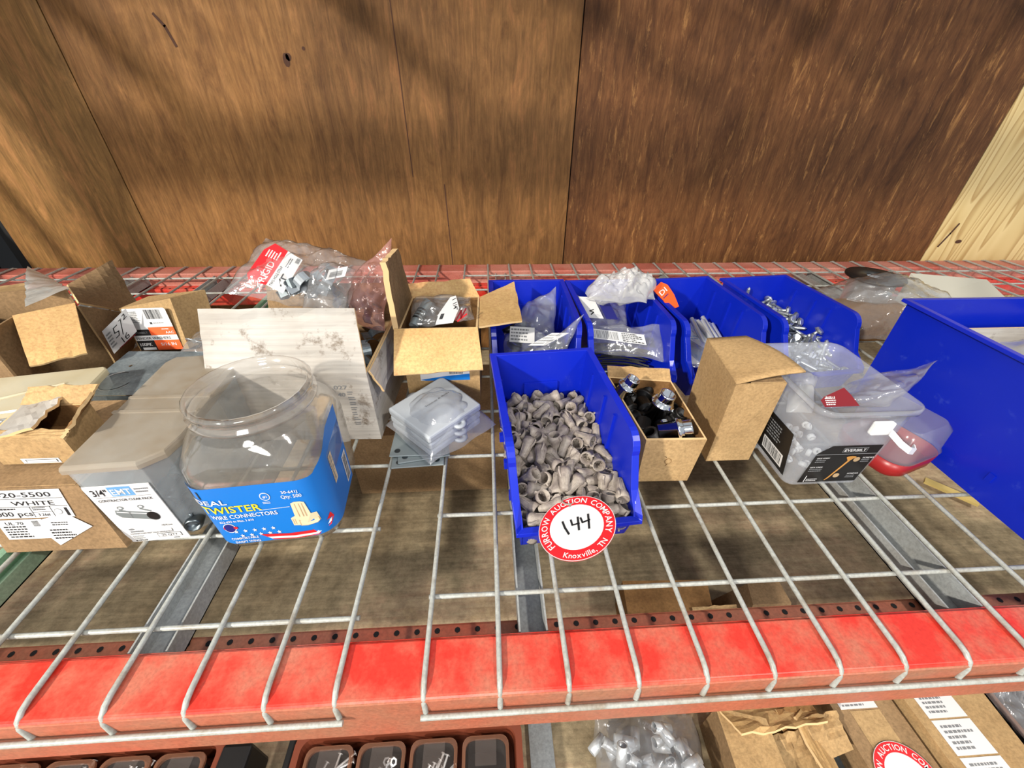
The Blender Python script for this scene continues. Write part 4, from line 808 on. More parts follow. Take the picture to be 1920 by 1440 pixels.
SCREWS = [[.0484,.1334,.0069,1.35,1.97,-.64],[.0248,.046,.0069,1.67,.39,-1.22],[-.0052,.1188,.0069,-1.67,.39,-.79],[-.032,.0651,.0069,-1.67,.39,2.29],[-.0042,.0255,.0069,1.48,2.75,.47],[-.0082,.0659,.0069,1.67,.39,-1.24],[.0503,.1967,.0069,1.48,2.75,.23],[-.0165,.1584,.0069,1.35,-1.97,1.15],[-.0018,.1745,.0072,-1.69,-.66,.68],[-.0563,.1989,.0069,1.48,2.75,-.2],[.0377,.0102,.0069,1.67,.39,-1.45],[.0398,.1348,.0128,1.37,.11,.78],[.0095,.1466,.011,-1.87,-.32,-1.97],[-.009,.1632,.0069,1.8,1.17,.97],[.0407,.0875,.0069,1.8,-1.17,1.11],[-.0417,.0773,.0069,1.67,-.39,2.49],[-.0053,.1353,.0101,-1.84,-.49,1.74],[-.0029,.2008,.0072,-1.69,.67,.32],[-.0583,.1103,.0069,-1.48,2.75,.12],[-.0442,.0874,.0069,1.35,1.97,-.83],[.02,.1239,.0073,-.03,1.67,.53],[.0332,.1577,.0143,-.54,2.12,1.2],[.005,.0831,.0069,1.8,1.17,-1.51],[.0431,.0673,.0069,-1.8,1.17,-1.25],[.0451,.1168,.0122,1.37,.5,-2.57],[-.0362,.1351,.0069,-1.35,1.97,-.86],[.0148,.1085,.0069,1.8,1.17,-.91],[-.0287,.0828,.0069,1.67,-.39,-.65],[-.0194,.0453,.0144,-1.42,.16,2.26],[.0159,.0611,.0069,-1.35,-1.97,-.99],[.0195,.2114,.0119,-.94,-2.16,1.26],[.0167,.028,.0072,-1.72,.88,1.01],[-.0081,.0895,.0118,1.39,.39,-1.3],[.0005,.0933,.0195,-1.82,1.25,.23],[.0429,.1498,.0133,-2.01,-.36,.62],[-.0427,.1365,.0164,-1.85,-.38,-.78],[-.0406,.143,.0069,1.8,-1.17,1.66],[-.0267,.127,.011,.15,-1.47,-1.89],[-.0185,.2158,.0237,.0,-.0,-1.61],[.0142,.106,.0155,.53,2.2,-.81],[-.0053,.1174,.0157,1.67,-1.0,.6],[.034,.0748,.0149,-1.66,-.6,2.36],[-.0052,.1335,.019,1.44,-2.36,.7],[.0255,.1013,.015,2.12,-.39,1.97],[-.0434,.0275,.0069,-1.35,1.97,.27],[-.0356,.0977,.0192,-1.34,-.21,-2.23],[-.0414,.1536,.0081,1.63,1.18,1.61],[-.041,.0827,.0149,1.54,.25,2.0],[.0356,.03,.0095,-1.78,-.12,-1.91],[.0384,.114,.0171,2.1,1.0,1.05],[.0555,.0395,.0069,1.67,-.39,.19],[.0411,.1724,.0069,1.67,-.39,-2.32],[-.0123,.1017,.019,-1.79,-.26,.36],[.0248,.2059,.0069,-1.35,1.97,-.62],[.0182,.1666,.0069,1.48,2.75,.06],[.0455,.1693,.0174,-.8,1.77,1.17],[-.0403,.1151,.0218,.67,1.89,.78],[-.0415,.1944,.0069,-1.67,-.39,.06],[.0011,.065,.0171,-1.3,-2.15,.3],[.0222,.161,.0148,1.6,2.76,-.22],[.0351,.0396,.0132,1.97,-.09,1.02],[-.0367,.1231,.0163,-.71,-2.38,1.28],[.0583,.2005,.0069,1.8,1.17,.3],[-.0194,.0593,.013,2.39,-1.02,-1.09],[.0439,.096,.0217,-.5,-2.83,.34],[.0395,.1841,.0069,1.8,1.17,1.07],[.0455,.0688,.0152,-1.82,.53,-.74],[-.0162,.1148,.024,1.51,.74,2.05],[.0037,.0269,.0111,-1.9,1.98,.26],[.0583,.0701,.0187,1.2,-2.8,.22],[-.0353,.136,.0235,2.02,.53,1.93],[.0074,.188,.0178,-1.88,-.86,.68],[-.0221,.1928,.0069,-1.67,.39,-2.58],[-.0017,.2117,.0128,-2.01,-.52,-.93],[-.0516,.0406,.0102,2.12,-1.08,-.94],[.0445,.1908,.0109,-.87,2.01,1.25],[-.0426,.1629,.0113,2.3,1.11,-1.25],[.0317,.1015,.0215,-1.82,.19,.28],[-.0268,.0259,.0069,1.8,-1.17,.25],[-.0301,.0672,.0167,-1.82,-2.69,.02]]
def frame(b): return Matrix.Translation(b.location) @ Matrix.Rotation(b.rotation_euler.z, 4, 'Z')
def wire_nut():
    mb = MB(); n = 14
    mb.lathe([(.0040, .013), (.0046, .0), (.0062, -.0130), (.0072, -.0132), (.0076, -.0075), (.0058, -.0035), (.0052, .002), (.0042, .0125), (.0034, .0134), (0, .0134)], n, 'nut_grey')
    mb.lathe([(.0046, .002), (.0032, .002), (.0030, .003), (0, .003)], 10, 'nut_grey')
    for k in range(7):                    # grip flutes
        a = 2*PI*k/7; c, s_ = math.cos(a), math.sin(a)
        M = Matrix.Rotation(a, 4, 'Z'); mb.box((.0036, -.0005, -.003), (.0060, .0005, .012), None, M) if False else mb.hexa([M @ Vector(p) for p in ((.004, -.0006, -.004), (.0062, -.0006, -.004), (.0062, .0006, -.004), (.004, .0006, -.004))], [M @ Vector(p) for p in ((.003, -.0005, .0115), (.0045, -.0005, .0115), (.0045, .0005, .0115), (.003, .0005, .0115))], 'nut_grey')
    for s_ in (-1, 1):                    # two swept wings
        mb.slab([(s_*.0055, -.0009, -.0125), (s_*.0096, -.0009, -.0118), (s_*.0100, -.0009, -.008), (s_*.0052, -.0009, -.001)], .0018, 'nut_grey', Vector((0, 1, 0)) if s_ else None)
    return tag(mb.build('wire_connector'), 'grey twist-on wire connector lying in the front blue bin', 'wire connector', 'wire connectors in the front blue bin')
F = frame(FB); nut = wire_nut()
for i, (x, y, z, a, b, c) in enumerate(NUTS):
    m = F @ Matrix.Translation((x, y, z)) @ Euler((a, b, c)).to_matrix().to_4x4() @ Matrix.Rotation(0, 4, 'X')
    o = nut if i == 0 else nut.copy()
    if i: col.objects.link(o)
    o.location = m.translation; o.rotation_euler = m.to_euler(); o.scale = (1.1, 1.1, 1.08)
def screw_mesh():
    mb = MB(); mb.lathe([(0, -.0210), (.0060, -.0210), (.0065, -.0205), (.0065, -.0175), (.0030, -.0170)], 6, 'zinc', smooth=False)
    mb.lathe([(.0078, -.0172), (.0078, -.0164), (.0028, -.0164)], 16, 'zinc')
    pr = [(.0025, -.0164), (.0025, -.006)]
    for k in range(17): z = -.006+.0015*k; pr += [(.0031, z), (.0022, z+.00075)]
    mb.lathe(pr+[(.0008, .0212), (0, .0212)], 10, 'zinc')
    return tag(mb.build('hex_screw'), 'silver hex head screw lying loose in the right end bin of the back row', 'screw', 'silver hex screws in the back row bin')
F = frame(B4); sm_ = screw_mesh()
for i, (x, y, z, a, b, c) in enumerate(SCREWS):
    m = F @ Matrix.Translation((x*.96, y, z+.022+.036*max(0, (y-.05)/.16))) @ Euler((a, b, c)).to_matrix().to_4x4()
    o = sm_ if i == 0 else sm_.copy()
    if i: col.objects.link(o)
    o.location = m.translation; o.rotation_euler = m.to_euler(); o.scale = (1.15, 1.15, 1.1)
# a few standing up out of the heap
for (x, y, z, a, b) in ((-.012, .165, .062, .15, .1), (.02, .075, .055, .2, -.35), (-.01, .055, .05, .4, .1), (-.035, .15, .05, .7, -.3), (.035, .05, .05, -.5, .5)):
    m = F @ Matrix.Translation((x, y, z)) @ Euler((a, b, 0)).to_matrix().to_4x4(); o = sm_.copy(); col.objects.link(o); o.location = m.translation; o.rotation_euler = m.to_euler()

def inb(b, x, y, z): return frame(b) @ Vector((x, y, z))
# bin 3: rods, orange tag, blue and white film
rd = random.Random(8)
for i in range(10):
    a = Vector((.006+.0088*(i % 6)-.004, .150+rd.uniform(-.012, .012),   .062+.010*(i//6)+rd.uniform(0, .003))); b_ = Vector((a.x+rd.uniform(-.006, .010), a.y-.065, .042+.009*(i//6)))
    d = (b_-a).normalized()
    mb = MB(); F3 = frame(B3); mb.tube([F3 @ a, F3 @ (a+d*.001), F3 @ b_], [.003, .0042, .0042], 12, 'bright_steel')
    tag(mb.build('steel_rod'), 'smooth silver steel rod lying in the bin with the orange tag', 'rod', 'steel rods in the bin with the orange tag')
tag(film('film_bag', [inb(B3, -.055, .03, .045), inb(B3, .02, .02, .045), inb(B3, -.012, .15, .062), inb(B3, -.06, .17, .072)], .014, .006, 41, 'film'), 'crumpled clear bag with blue print beside the steel rods', 'bag')
t = thing('print_card', 'blue and white printed card under the crumpled bag beside the steel rods', 'card', tuple(inb(B3, -.02, .1, .04)))
P = Print(inb(B3, -.052, .04, .045), inb(B3, .02, .03, .045), inb(B3, -.05, .15, .062), 70, 100); P.rect(0, 0, 70, 100, 'label_white', 0); P.poly([(20, 0), (55, 20), (30, 60), (10, 30)], 'dark_blue_print', 1); P.scribble(5, 60, 60, 95, 6, 'label_paleblue', 3)
P.slab([P.P(0, 0, -3), P.P(70, 0, -3), P.P(70, 100, -3), P.P(0, 100, -3)], .0004, 'label_white'); stick(P, t, 'card_face')
t = thing('hang_tag', 'orange printed tag leaning out of the bin of steel rods', 'tag', tuple(at(1245, 550, .12)))
o1, o2, o3 = at(1224, 543, Y=.545), at(1238, 528, Y=.56), at(1256, 582, Y=.50)
P = Print(o3, at(1274, 564, Y=.52), o1, 20, 46, .0)
pl = [(0, 0), (14, -6), (20, 14), (22, 34), (17, 46), (0, 46), (2, 20)]
P.poly(pl, 'orange_print', 2); P.slab([P.P(u, v, 0) for u, v in pl], .0006, 'orange_print'); P.text('DI', 4, 27, 12, 'label_white', 4, 12, 0); P.scribble(4, 20, 14, 24, 1, 'navy_print', 2, 4)
stick(P, t, 'tag_face')
# bin 2: cable ties and bags
rd = random.Random(6)
for i in range(20):
    x0 = rd.uniform(-.055, -.03); x1 = rd.uniform(.03, .056); y = .035+.0038*i+rd.uniform(-.003, .003); z = .018+.0016*i+rd.uniform(0, .003); dy = rd.uniform(-.03, -.01)
    m_ = 'pale_pin' if i in (0, 1, 4) else 'black_plastic'; F2 = frame(B2); pts = []
    for k in range(9):
        u = k/8; pts.append(F2 @ Vector((x0+(x1-x0)*u, y+dy*u, z+.006*math.sin(PI*u))))
    mb = MB(); mb.tube(pts, .0019, 4, m_, False)
    tag(mb.build('cable_tie'), ('white' if i in (0, 1, 4) else 'black')+' cable tie lying across the bin under the crumpled white bag', 'cable tie', ('white' if i in (0, 1, 4) else 'black')+' cable ties in the bin under the white bag')
tag(film('film_bag', [at(1100, 560, Y=.50), at(1215, 570, Y=.50), at(1228, 525, Y=.56), at(1105, 535, Y=.57)], .045, .010, 51, 'film_milky', nu=56, nv=48, up=Vector((0, -.35, .9)), freq=46), 'white crumpled plastic bag heaped on top of the bin of cable ties', 'bag')
tag(film('film_bag', [at(1165, 560, Y=.53), at(1225, 560, Y=.53), at(1222, 512, Y=.56), at(1185, 506, Y=.57)], .02, .009, 52, 'film_milky', nu=44, nv=40, up=Vector((0, -.7, .5)), freq=46), 'white crumpled peak of film standing above the bin of cable ties', 'bag')
b = tag(film('film_bag', [inb(B2, -.060, .075, .055), inb(B2, .062, .035, .055), inb(B2, .066, .085, .095), inb(B2, -.060, .125, .075)], .016, .006, 53, 'film', nu=36), 'clear bag with a white barcode strip lying across the bin of cable ties', 'bag')
P = Print(inb(B2, -.056, .078, .0745), inb(B2, .034, .046, .0745), inb(B2, -.056, .105, .089), 90, 30, .002); P.rect(0, 4, 88, 24, 'label_white', 0); P.barcode(4, 6, 48, 22, 'grey_ink', 6, 1); P.scribble(52, 5, 86, 23, 5, 'black_ink', 4, 1)
o = P.build('label'); keep(o, b)
b = tag(film('film_bag', [inb(B2, -.062, .10, .078), inb(B2, .02, .11, .078), inb(B2, .03, .17, .10), inb(B2, -.068, .18, .115)], .018, .008, 54, 'film', nu=36), 'clear bag with handwriting and a dark card behind the barcode strip', 'bag')
P = Print(inb(B2, -.055, .115, .098), inb(B2, -.008, .105, .098), inb(B2, -.064, .165, .118), 46, 52, .002); P.rect(0, 0, 26, 50, 'label_white', 0); P.line([(8, 8), (14, 14), (8, 16), (16, 20)], 2, 'black_ink', 1); P.rect(30, 0, 50, 40, 'navy_print', 0)
keep(P.build('label'), b)
# bin 1: bags with dark clamps
rd = random.Random(12)
for i in range(12):
    p = inb(B1, rd.uniform(-.04, .045), .035+.012*i, .03+.02*rd.random()+.002*i); M = Matrix.Translation(p) @ Euler((rd.uniform(0, 3), rd.uniform(-.6, .6), rd.uniform(0, 3))).to_matrix().to_4x4()
    tag(MB().lathe([(.011, -.005), (.014, -.005), (.014, .005), (.011, .005), (.011, -.005)], 18, 'dark_steel' if i % 3 else 'black_plastic', M).build('pipe_clamp'), 'dark round pipe clamp in the bagged heap behind the front bin', 'clamp', 'dark clamps in the bin behind the front bin')
for k, (cs, sd, lab) in enumerate((
    ([inb(B1, -.055, .05, .05), inb(B1, .03, .04, .05), inb(B1, .03, .11, .07), inb(B1, -.05, .12, .07)], 61, 'clear bag with printed label low in the bin behind the front bin'),
    ([inb(B1, -.05, .10, .06), inb(B1, .04, .10, .06), inb(B1, .052, .19, .125), inb(B1, -.01, .17, .09)], 62, 'clear bag with its open end rising up the right wall of its bin'),
    ([inb(B1, -.03, .03, .055), inb(B1, .035, .02, .06), inb(B1, .078, .055, .135), inb(B1, .03, .06, .085)], 63, 'clear bag with pointed corner poking over the rim between two bins'))):
    b = tag(film('film_bag', cs, .02, .007, sd, 'film_grey', nu=34, nv=28), lab, 'bag')
    if k != 1:
        P = Print(cs[0]+Vector((.008, .012, .026)), cs[1]+Vector((-.02, .012, .026)), cs[3]+Vector((.008, -.01, .026)), 60, 40, .001)
        P.rect(4, 4, 48, 30, 'label_white', 0); P.scribble(6, 6, 46, 28, 4, 'grey_ink', sd, 1); keep(P.build('label'), b)

# ------------------------------------------------------------------ white carton with the raised flap
t, bb, tt = carton('carton', 'white corrugated carton with its front flap standing up, grimy and creased', 'carton', [(-.245, .322), (-.037, .316), (-.028, .496), (-.235, .500)], .118, 'white_board', lid=False)
fb = flap(t, [tt[0], tt[1], at(664, 578, Y=.352), at(370, 579, Y=.356)], 'white_board', seed=21, wav=.002)
fb['label'] = 'big white front flap'
flap(t, [tt[1]+Vector((.001, .004, 0)), tt[2], tt[2]+Vector((.004, -.01, -.055)), tt[1]+Vector((.012, .012, -.04))], 'white_board', seed=22, wav=.003)
flap(t, [tt[2], tt[3], tt[3]+Vector((0, .02, .045)), tt[2]+Vector((0, .02, .045))], 'kraft_grey', seed=23)
P = Print(bb[0], bb[1], tt[0], 208, 118); P.rect(150, 40, 186, 112, 'label_white', 0) if False else None
P.text('027', 160, 92, 9, 'grey_ink', 1, 18); P.text('40', 163, 80, 9, 'grey_ink', 1, 10)
for i in range(7): P.scribble(176, 28+i*9, 186, 35+i*9, 2, 'grey_ink', 30+i, 1)
stick(P, t, 'printed_marks')
def strap(M, r=.012, m='zinc'):
    mb = MB(); wd = .007; pts = [(-r-.012, 0), (-r-.001, 0)]+[(-r*math.cos(a*PI/10), r*math.sin(a*PI/10)) for a in range(11)]+[(r+.001, 0), (r+.012, 0)]
    rings = [[M @ Vector((x, -wd, z)), M @ Vector((x, wd, z)), M @ Vector((x, wd, z+.0014)), M @ Vector((x, -wd, z+.0014))] for x, z in pts]
    mb.loft(rings, m, False, True, True); return mb.build('pipe_strap')
rd = random.Random(17)
for i in range(20):
    M = Matrix.Translation((-.215+.040*(i % 5)+rd.uniform(-.006, .006), .365+.03*(i//5)+rd.uniform(-.006, .006), .096+rd.uniform(0, .014))) @ Euler((rd.uniform(-.5, .5), rd.uniform(-.5, .5), rd.uniform(0, 3))).to_matrix().to_4x4()
    tag(strap(M, .013, 'galvanised' if i % 2 else 'dark_steel'), 'metal pipe strap in the white corrugated carton', 'pipe strap', 'pipe straps in the white carton')
tag(MB().box((-.232, .35, .0068), (-.045, .49, .090), 'kraft_dark').build('carton'), 'inner brown box filling the white corrugated carton below the straps', 'carton')
rd = random.Random(19)
for i in range(9):
    p = at(560+rd.uniform(-15, 80), 545+rd.uniform(-20, 15), Y=.42+rd.uniform(-.01, .04)); M = Matrix.Translation(p) @ Euler((rd.uniform(.2, 1.4), rd.uniform(-.6, .6), rd.uniform(0, 3))).to_matrix().to_4x4()
    tag(strap(M, .014, 'zinc' if i % 2 else 'dark_steel'), 'two hole strap inside the red labelled clear bag', 'pipe strap', 'pipe straps in the red labelled bag')
rb = tag(film('film_bag', [at(418, 548, Y=.42), at(650, 590, Y=.40), at(690, 492, Y=.50), at(502, 446, Y=.53)], .028, .008, 71, 'film', nu=44, nv=34), 'large clear bag of pipe straps with a red and white label on the white carton', 'bag')
nn = (at(572, 480, Y=.47)-at(530, 552, Y=.42)).cross(at(460, 522, Y=.455)-at(530, 552, Y=.42)).normalized()
P = Print(at(532, 552, Y=.405), at(574, 480, Y=.462), at(460, 522, Y=.436), 60, 62, .002)
P.poly([(0, 0), (52, 0), (56, 26), (2, 28)], 'label_white', 0); P.poly([(2, 28), (56, 26), (60, 50), (46, 60), (6, 62), (-2, 54)], 'red_print', 0)
P.text('RIGID', 4, 33, 15, 'label_white', 2, 30); P.scribble(38, 32, 54, 54, 5, 'label_white', 3); P.text('TWO HOLE STRAP', 3, 20, 6, 'black_ink', 2, 30); P.line([(8, 8), (16, 15)], 2, 'black_ink'); P.line([(18, 4), (18, 14), (24, 14)], 2, 'black_ink'); P.scribble(34, 12, 50, 18, 2, 'black_ink', 6); P.barcode(44, 2, 52, 8, 'black_ink', 3)
o = P.build('label'); keep(o, rb); o['label'] = 'red and white printed label'
rb = tag(film('film_bag', [at(560, 585, Y=.385), at(640, 592, Y=.385), at(668, 505, Y=.455), at(605, 500, Y=.455)], .03, .010, 72, 'film', nu=36, nv=30), 'clear bag with a white barcode label at the right of the red labelled bag', 'bag')
P = Print(at(612, 527, Y=.41), at(648, 520, Y=.41), at(618, 508, Y=.425), 40, 22, .002); P.rect(0, 0, 40, 22, 'label_white', 0); P.barcode(5, 4, 32, 16, 'black_ink', 8, 1, True); keep(P.build('label'), rb)
tag(film('film_bag', [at(655, 600, Y=.42), at(722, 620, Y=.42), at(735, 445, Y=.50), at(660, 520, Y=.47)], .022, .008, 73, 'film_red', nu=34, nv=34, up=Vector((-.1, -.7, .7))), 'pinkish clear bag standing up at the right end of the white carton', 'bag')
for i in range(6):
    p = at(690+rd.uniform(-22, 22), 585+rd.uniform(-25, 15), Y=.46); M = Matrix.Translation(p) @ Euler((rd.uniform(.6, 1.4), rd.uniform(-.6, .6), rd.uniform(0, 3))).to_matrix().to_4x4()
    tag(strap(M, .012, 'dark_steel'), 'dark strap in the standing pinkish bag', 'pipe strap', 'dark straps in the pinkish bag')

# ------------------------------------------------------------------ open kraft carton with four flaps
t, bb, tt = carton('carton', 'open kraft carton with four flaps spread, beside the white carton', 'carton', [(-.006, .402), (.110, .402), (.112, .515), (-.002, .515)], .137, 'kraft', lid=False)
flap(t, [tt[0]+Vector((-.006, -.002, 0)), tt[1], at(906, 694, Y=.345), at(739, 705, Y=.345)], 'kraft_light', seed=31, wav=.0012)
flap(t, [tt[3], tt[2], at(881, 522, Y=.535), at(751, 534, Y=.535)], 'kraft_light', seed=32, wav=.0012)
flap(t, [tt[1]+Vector((.001, .004, 0)), tt[2]+Vector((.001, 0, 0)), at(964, 528, .140), at(979, 601, .140)], 'kraft_light', seed=33, wav=.001, nrm=Vector((0, 0, 1)))
flap(t, [tt[0], tt[3], at(747, 466, Y=.47), at(723, 492, Y=.41)], 'kraft_grey', th=.008, seed=34, wav=.002)
P = Print(bb[0], bb[1], tt[0], 116, 137); P.rect(22, 44, 100, 68, 'label_white', 0); P.poly([(30, 44), (100, 44), (100, 56), (60, 52), (22, 46)], 'label_blue', 1); P.text('Qty: 50', 24, 58, 6, 'black_ink', 2, 16); P.barcode(68, 56, 90, 67, 'black_ink', 5)
stick(P, t, 'label')
b = tag(film('film_bag', [at(770, 612, Y=.43), at(888, 604, Y=.43), at(880, 555, Y=.495), at(775, 560, Y=.495)], .022, .010, 81, 'film', nu=38, nv=28, up=Vector((0, -.5, .8))), 'clear bag marked 1 1/4 in handwriting inside the open kraft carton', 'bag')
P = Print(at(817, 612, Y=.408), at(852, 608, Y=.408), at(838, 559, Y=.47), 34, 52, .003); P.poly([(0, 0), (32, 0), (34, 26), (18, 52), (8, 50), (-2, 20)], 'label_white', 0)
P.text('1 1/4"', 14, 44, 10, 'black_ink', 2, 26, R(-62)); P.scribble(3, 4, 12, 24, 1, 'black_ink', 4); keep(P.build('label'), b)
P = Print(at(850, 610, Y=.405), at(876, 606, Y=.405), at(858, 578, Y=.435), 26, 30, .003); P.disc(13, 14, 12, 'film_red', 0); P.line([(4, 6), (10, 22), (13, 8), (18, 24)], 3, 'maroon_print', 1); P.line([(8, 4), (22, 14)], 3, 'red_print', 1); keep(P.build('printed_mark'), b)
mb = MB(); a_, b_ = at(775, 612, Y=.43), at(802, 566, Y=.475); mb.tube([a_, b_], .0075, 14, 'steel_plate')
for k in (.25, .36, .47, .58): q_ = a_+(b_-a_)*k; mb.tube([q_, q_+(b_-a_)*.04], .0088, 14, 'black_plastic')
tag(mb.build('pipe_fitting'), 'grey tube with dark rings beside the handwritten label in the kraft carton', 'pipe fitting')

# ------------------------------------------------------------------ wrapped stack of grey cover plates
t = thing('cover_plate_pack', 'stack of grey square box covers wrapped in clear film', 'plastic covers', (.045, .30, .008))
zt = .052; cs = [Vector(at(727, 765, zt)), Vector(at(804, 822, zt)), Vector(at(902, 757, zt)), Vector(at(829, 704, zt))]
dn = lambda p, z: Vector((p.x, p.y, z))
cen = sum(cs, Vector())/4
for i in range(3):
    z0, z1 = .014+i*.013, .026+i*.013; k_ = 1-.012*(2-i)
    mb = MB(); q4 = [cen+(p-cen)*k_ for p in cs]; mb.hexa([dn(p, z0) for p in q4], [dn(p, z1) for p in q4], 'grey_plate'); o = mb.build('cover_plate', bevel=.003); keep(o, t)
    for p, q_ in ((cs[3], cs[0]), (cs[1], cs[2])):
        c_ = (p*.45+q_*.55); d_ = (c_-cen); d_.z = 0; d_.normalize(); c_ = c_-d_*.004
        M = Matrix.Translation((c_.x+d_.x*.004, c_.y+d_.y*.004, z0)); mb = MB()
        mb.lathe([(.0035, .001), (.0105, .001), (.0105, .005), (.0035, .005), (.0035, .001)], 20, 'grey_plate', M); keep(mb.build('screw_ear'), t)
P = Print(dn(cs[0], .053), dn(cs[1], .053), dn(cs[3], .053), 100, 100); P.text('Thomas & Betts', 46, 34, 5, 'black_ink', 2, 44, R(90)); stick(P, t, 'printed_mark')
e = 1.13; q4 = [cen+(p-cen)*e for p in cs]
o = film('film_wrap', [dn(q4[0], .02), dn(q4[1], .012), dn(q4[2]+Vector((.012, -.012, 0)), .02), dn(q4[3], .02)], .050, .004, 91, 'film_grey', nu=40, nv=40, low=.02); keep(o, t)
for i, (dx, dy, a) in enumerate(((0, 0, .0), (.004, .010, .12), (-.003, .016, -.05))):
    z = .0032+.0026*i; M = Matrix.Translation((.022+dx, .292+dy, z)) @ Matrix.Rotation(a+R(3), 4, 'Z')
    mb = MB(); mb.box((-.036, -.036, 0), (.036, .036, .0022), 'steel_plate', M)
    for sx in (-1, 1): mb.lathe([(.0001, .0024), (.0042, .0024)], 12, 'dark_steel', M @ Matrix.Translation((sx*.026, -.026, 0)))
    tag(mb.build('steel_cover', bevel=.0008), ('lowest', 'middle', 'topmost')[i]+' of the flat square steel plates under the film-wrapped grey covers', 'steel plate')

# ------------------------------------------------------------------ small carton of chrome fittings
c1, c2, c3, c4 = at(1212, 826, .078), at(1326, 824, .078), at(1246, 714, .078)+Vector((.01, 0, 0)), at(1140, 706, .078)
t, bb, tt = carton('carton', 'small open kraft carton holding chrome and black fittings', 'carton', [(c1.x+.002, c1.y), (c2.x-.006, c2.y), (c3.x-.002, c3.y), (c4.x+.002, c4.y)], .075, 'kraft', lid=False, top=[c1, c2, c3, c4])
P = Print(bb[0], bb[1], tt[0], 75, 75); P.disc(38, 38, 5, 'kraft_dark', 0, 20); P.disc(38, 38, 4.2, 'kraft', 1, 20); P.line([(36, 30), (38, 34)], .8, 'kraft_dark', 1); stick(P, t, 'pen_mark')
flap(t, [tt[3], tt[2], tt[2]+Vector((.0, .014, .012)), tt[3]+Vector((.0, .012, .012))], 'kraft', seed=41)
def fitting(M, m, s_=1.0, elbow=True):
    mb = MB(); pr = []
    for k in range(6): z = .012+.0016*k; pr += [(.0105, z), (.0096, z+.0008)]
    mb.lathe([(.0082, -.018), (.0118, -.018), (.0118, .004), (.0146, .0045), (.0146, .0075), (.0125, .0085), (.0125, .0115)]+pr+[(.0102, .0225), (.0084, .0225), (.0082, -.018)], 22, m, M @ Matrix.Scale(s_, 4))
    o = mb.build('conduit_fitting')
    mb = MB(); mb.lathe([(.0034, 0), (.0034, .008), (.0052, .0085), (.0052, .012), (0, .012)], 12, m, M @ Matrix.Scale(s_, 4) @ Matrix.Translation((.011, 0, -.008)) @ Matrix.Rotation(PI/2, 4, 'Y'))
    s2 = mb.build('clamp_screw'); s2.parent = o
    return o
FIT = [(at(1172, 730, .088), (.25, .35, .4), 'chrome', .95), (at(1238, 762, .082), (.15, .2, .2), 'chrome', 1.05), (at(1262, 806, .078), (1.25, .15, 1.35), 'chrome', 1.0)]
lab = ('shiny chrome fitting at the back of the small kraft carton', 'upright shiny chrome fitting with side screw in the middle of the small carton', 'shiny chrome fitting lying with its open end showing in the small carton')
for (p, e_, m_, s_), l_ in zip(FIT, lab): tag(fitting(Matrix.Translation(p) @ Euler(e_).to_matrix().to_4x4(), m_, s_), l_, 'conduit fitting')
rd = random.Random(23)
for i in range(14):
    u, v = (.2+.3*(i % 3), .12+.19*(i//3)); p = (c1*(1-u)+c2*u)*(1-v)+(c4*(1-u)+c3*u)*v; p = Vector((p.x+rd.uniform(-.004, .004), p.y, .052+rd.uniform(0, .010)))
    M = Matrix.Translation(p) @ Euler((rd.uniform(0, 3), rd.uniform(0, 3), rd.uniform(0, 3))).to_matrix().to_4x4()
    tag(fitting(M, 'black_plastic', .9), 'black fitting in the heap under the chrome ones in the small carton', 'conduit fitting', 'black fittings in the small kraft carton')

# ------------------------------------------------------------------ standing kraft carton
x0, x1, y0, y1, H = .429, .492, .2495, .345, .137
t = thing('carton', 'tall plain kraft carton with its top flap lifting, beside the clear bucket', 'carton', (.46, .3, .0032))
mb = MB(); b4 = [Vector((x0, y0, .0032)), Vector((x1, y0, .0032)), Vector((x1+.005, y1, .0032)), Vector((x0+.005, y1, .0032))]; t4 = [Vector((x0, y0, H)), Vector((x1+.002, y0, H)), Vector((x1+.010, y1+.02, H+.002)), Vector((x0+.012, y1+.015, H+.002))]
c = sum(b4, Vector())/4
for i in range(4): mb.slab([b4[i], b4[(i+1) % 4], t4[(i+1) % 4], t4[i]], .002, 'kraft')
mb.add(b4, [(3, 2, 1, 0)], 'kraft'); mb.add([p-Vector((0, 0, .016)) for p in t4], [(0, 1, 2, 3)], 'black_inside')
keep(mb.build('carton_body'), t)
N = 10; vs = []; 
for sgn in (0, 1):
    for j in range(N+1):
        for i in range(N+1):
            u, v = i/N, j/N; p = (t4[3]*(1-u)+t4[2]*u)*(1-v)+(t4[0]*(1-u)+(t4[1]+Vector((.006, -.004, 0)))*u)*v
            lift = .021*(u**1.2)*math.sin(min(1, v*1.05)*PI/2)+.004*math.sin(PI*u)*v; vs.append(p+Vector((.004*u*v, -.003*u*v, lift+.001-sgn*.002)))
M_ = N+1; fs = [(s_*M_*M_+j*M_+i, s_*M_*M_+j*M_+i+1, s_*M_*M_+(j+1)*M_+i+1, s_*M_*M_+(j+1)*M_+i) for s_ in (0, 1) for j in range(N) for i in range(N)]
for i in range(N):
    for (p, q_) in ((i, i+1), (N*M_+i, N*M_+i+1), (i*M_, (i+1)*M_), (i*M_+N, (i+1)*M_+N)): fs.append((p, q_, q_+M_*M_, p+M_*M_))
mb = MB(); mb.add(vs, fs, 'kraft', True); keep(mb.build('flap'), t)
flap(t, [t4[0]+Vector((.02, .003, 0)), t4[1]+Vector((-.001, .003, 0)), t4[1]+Vector((-.002, .02, .006)), t4[0]+Vector((.04, .022, .003))], 'kraft_grey', seed=44, th=.0018)

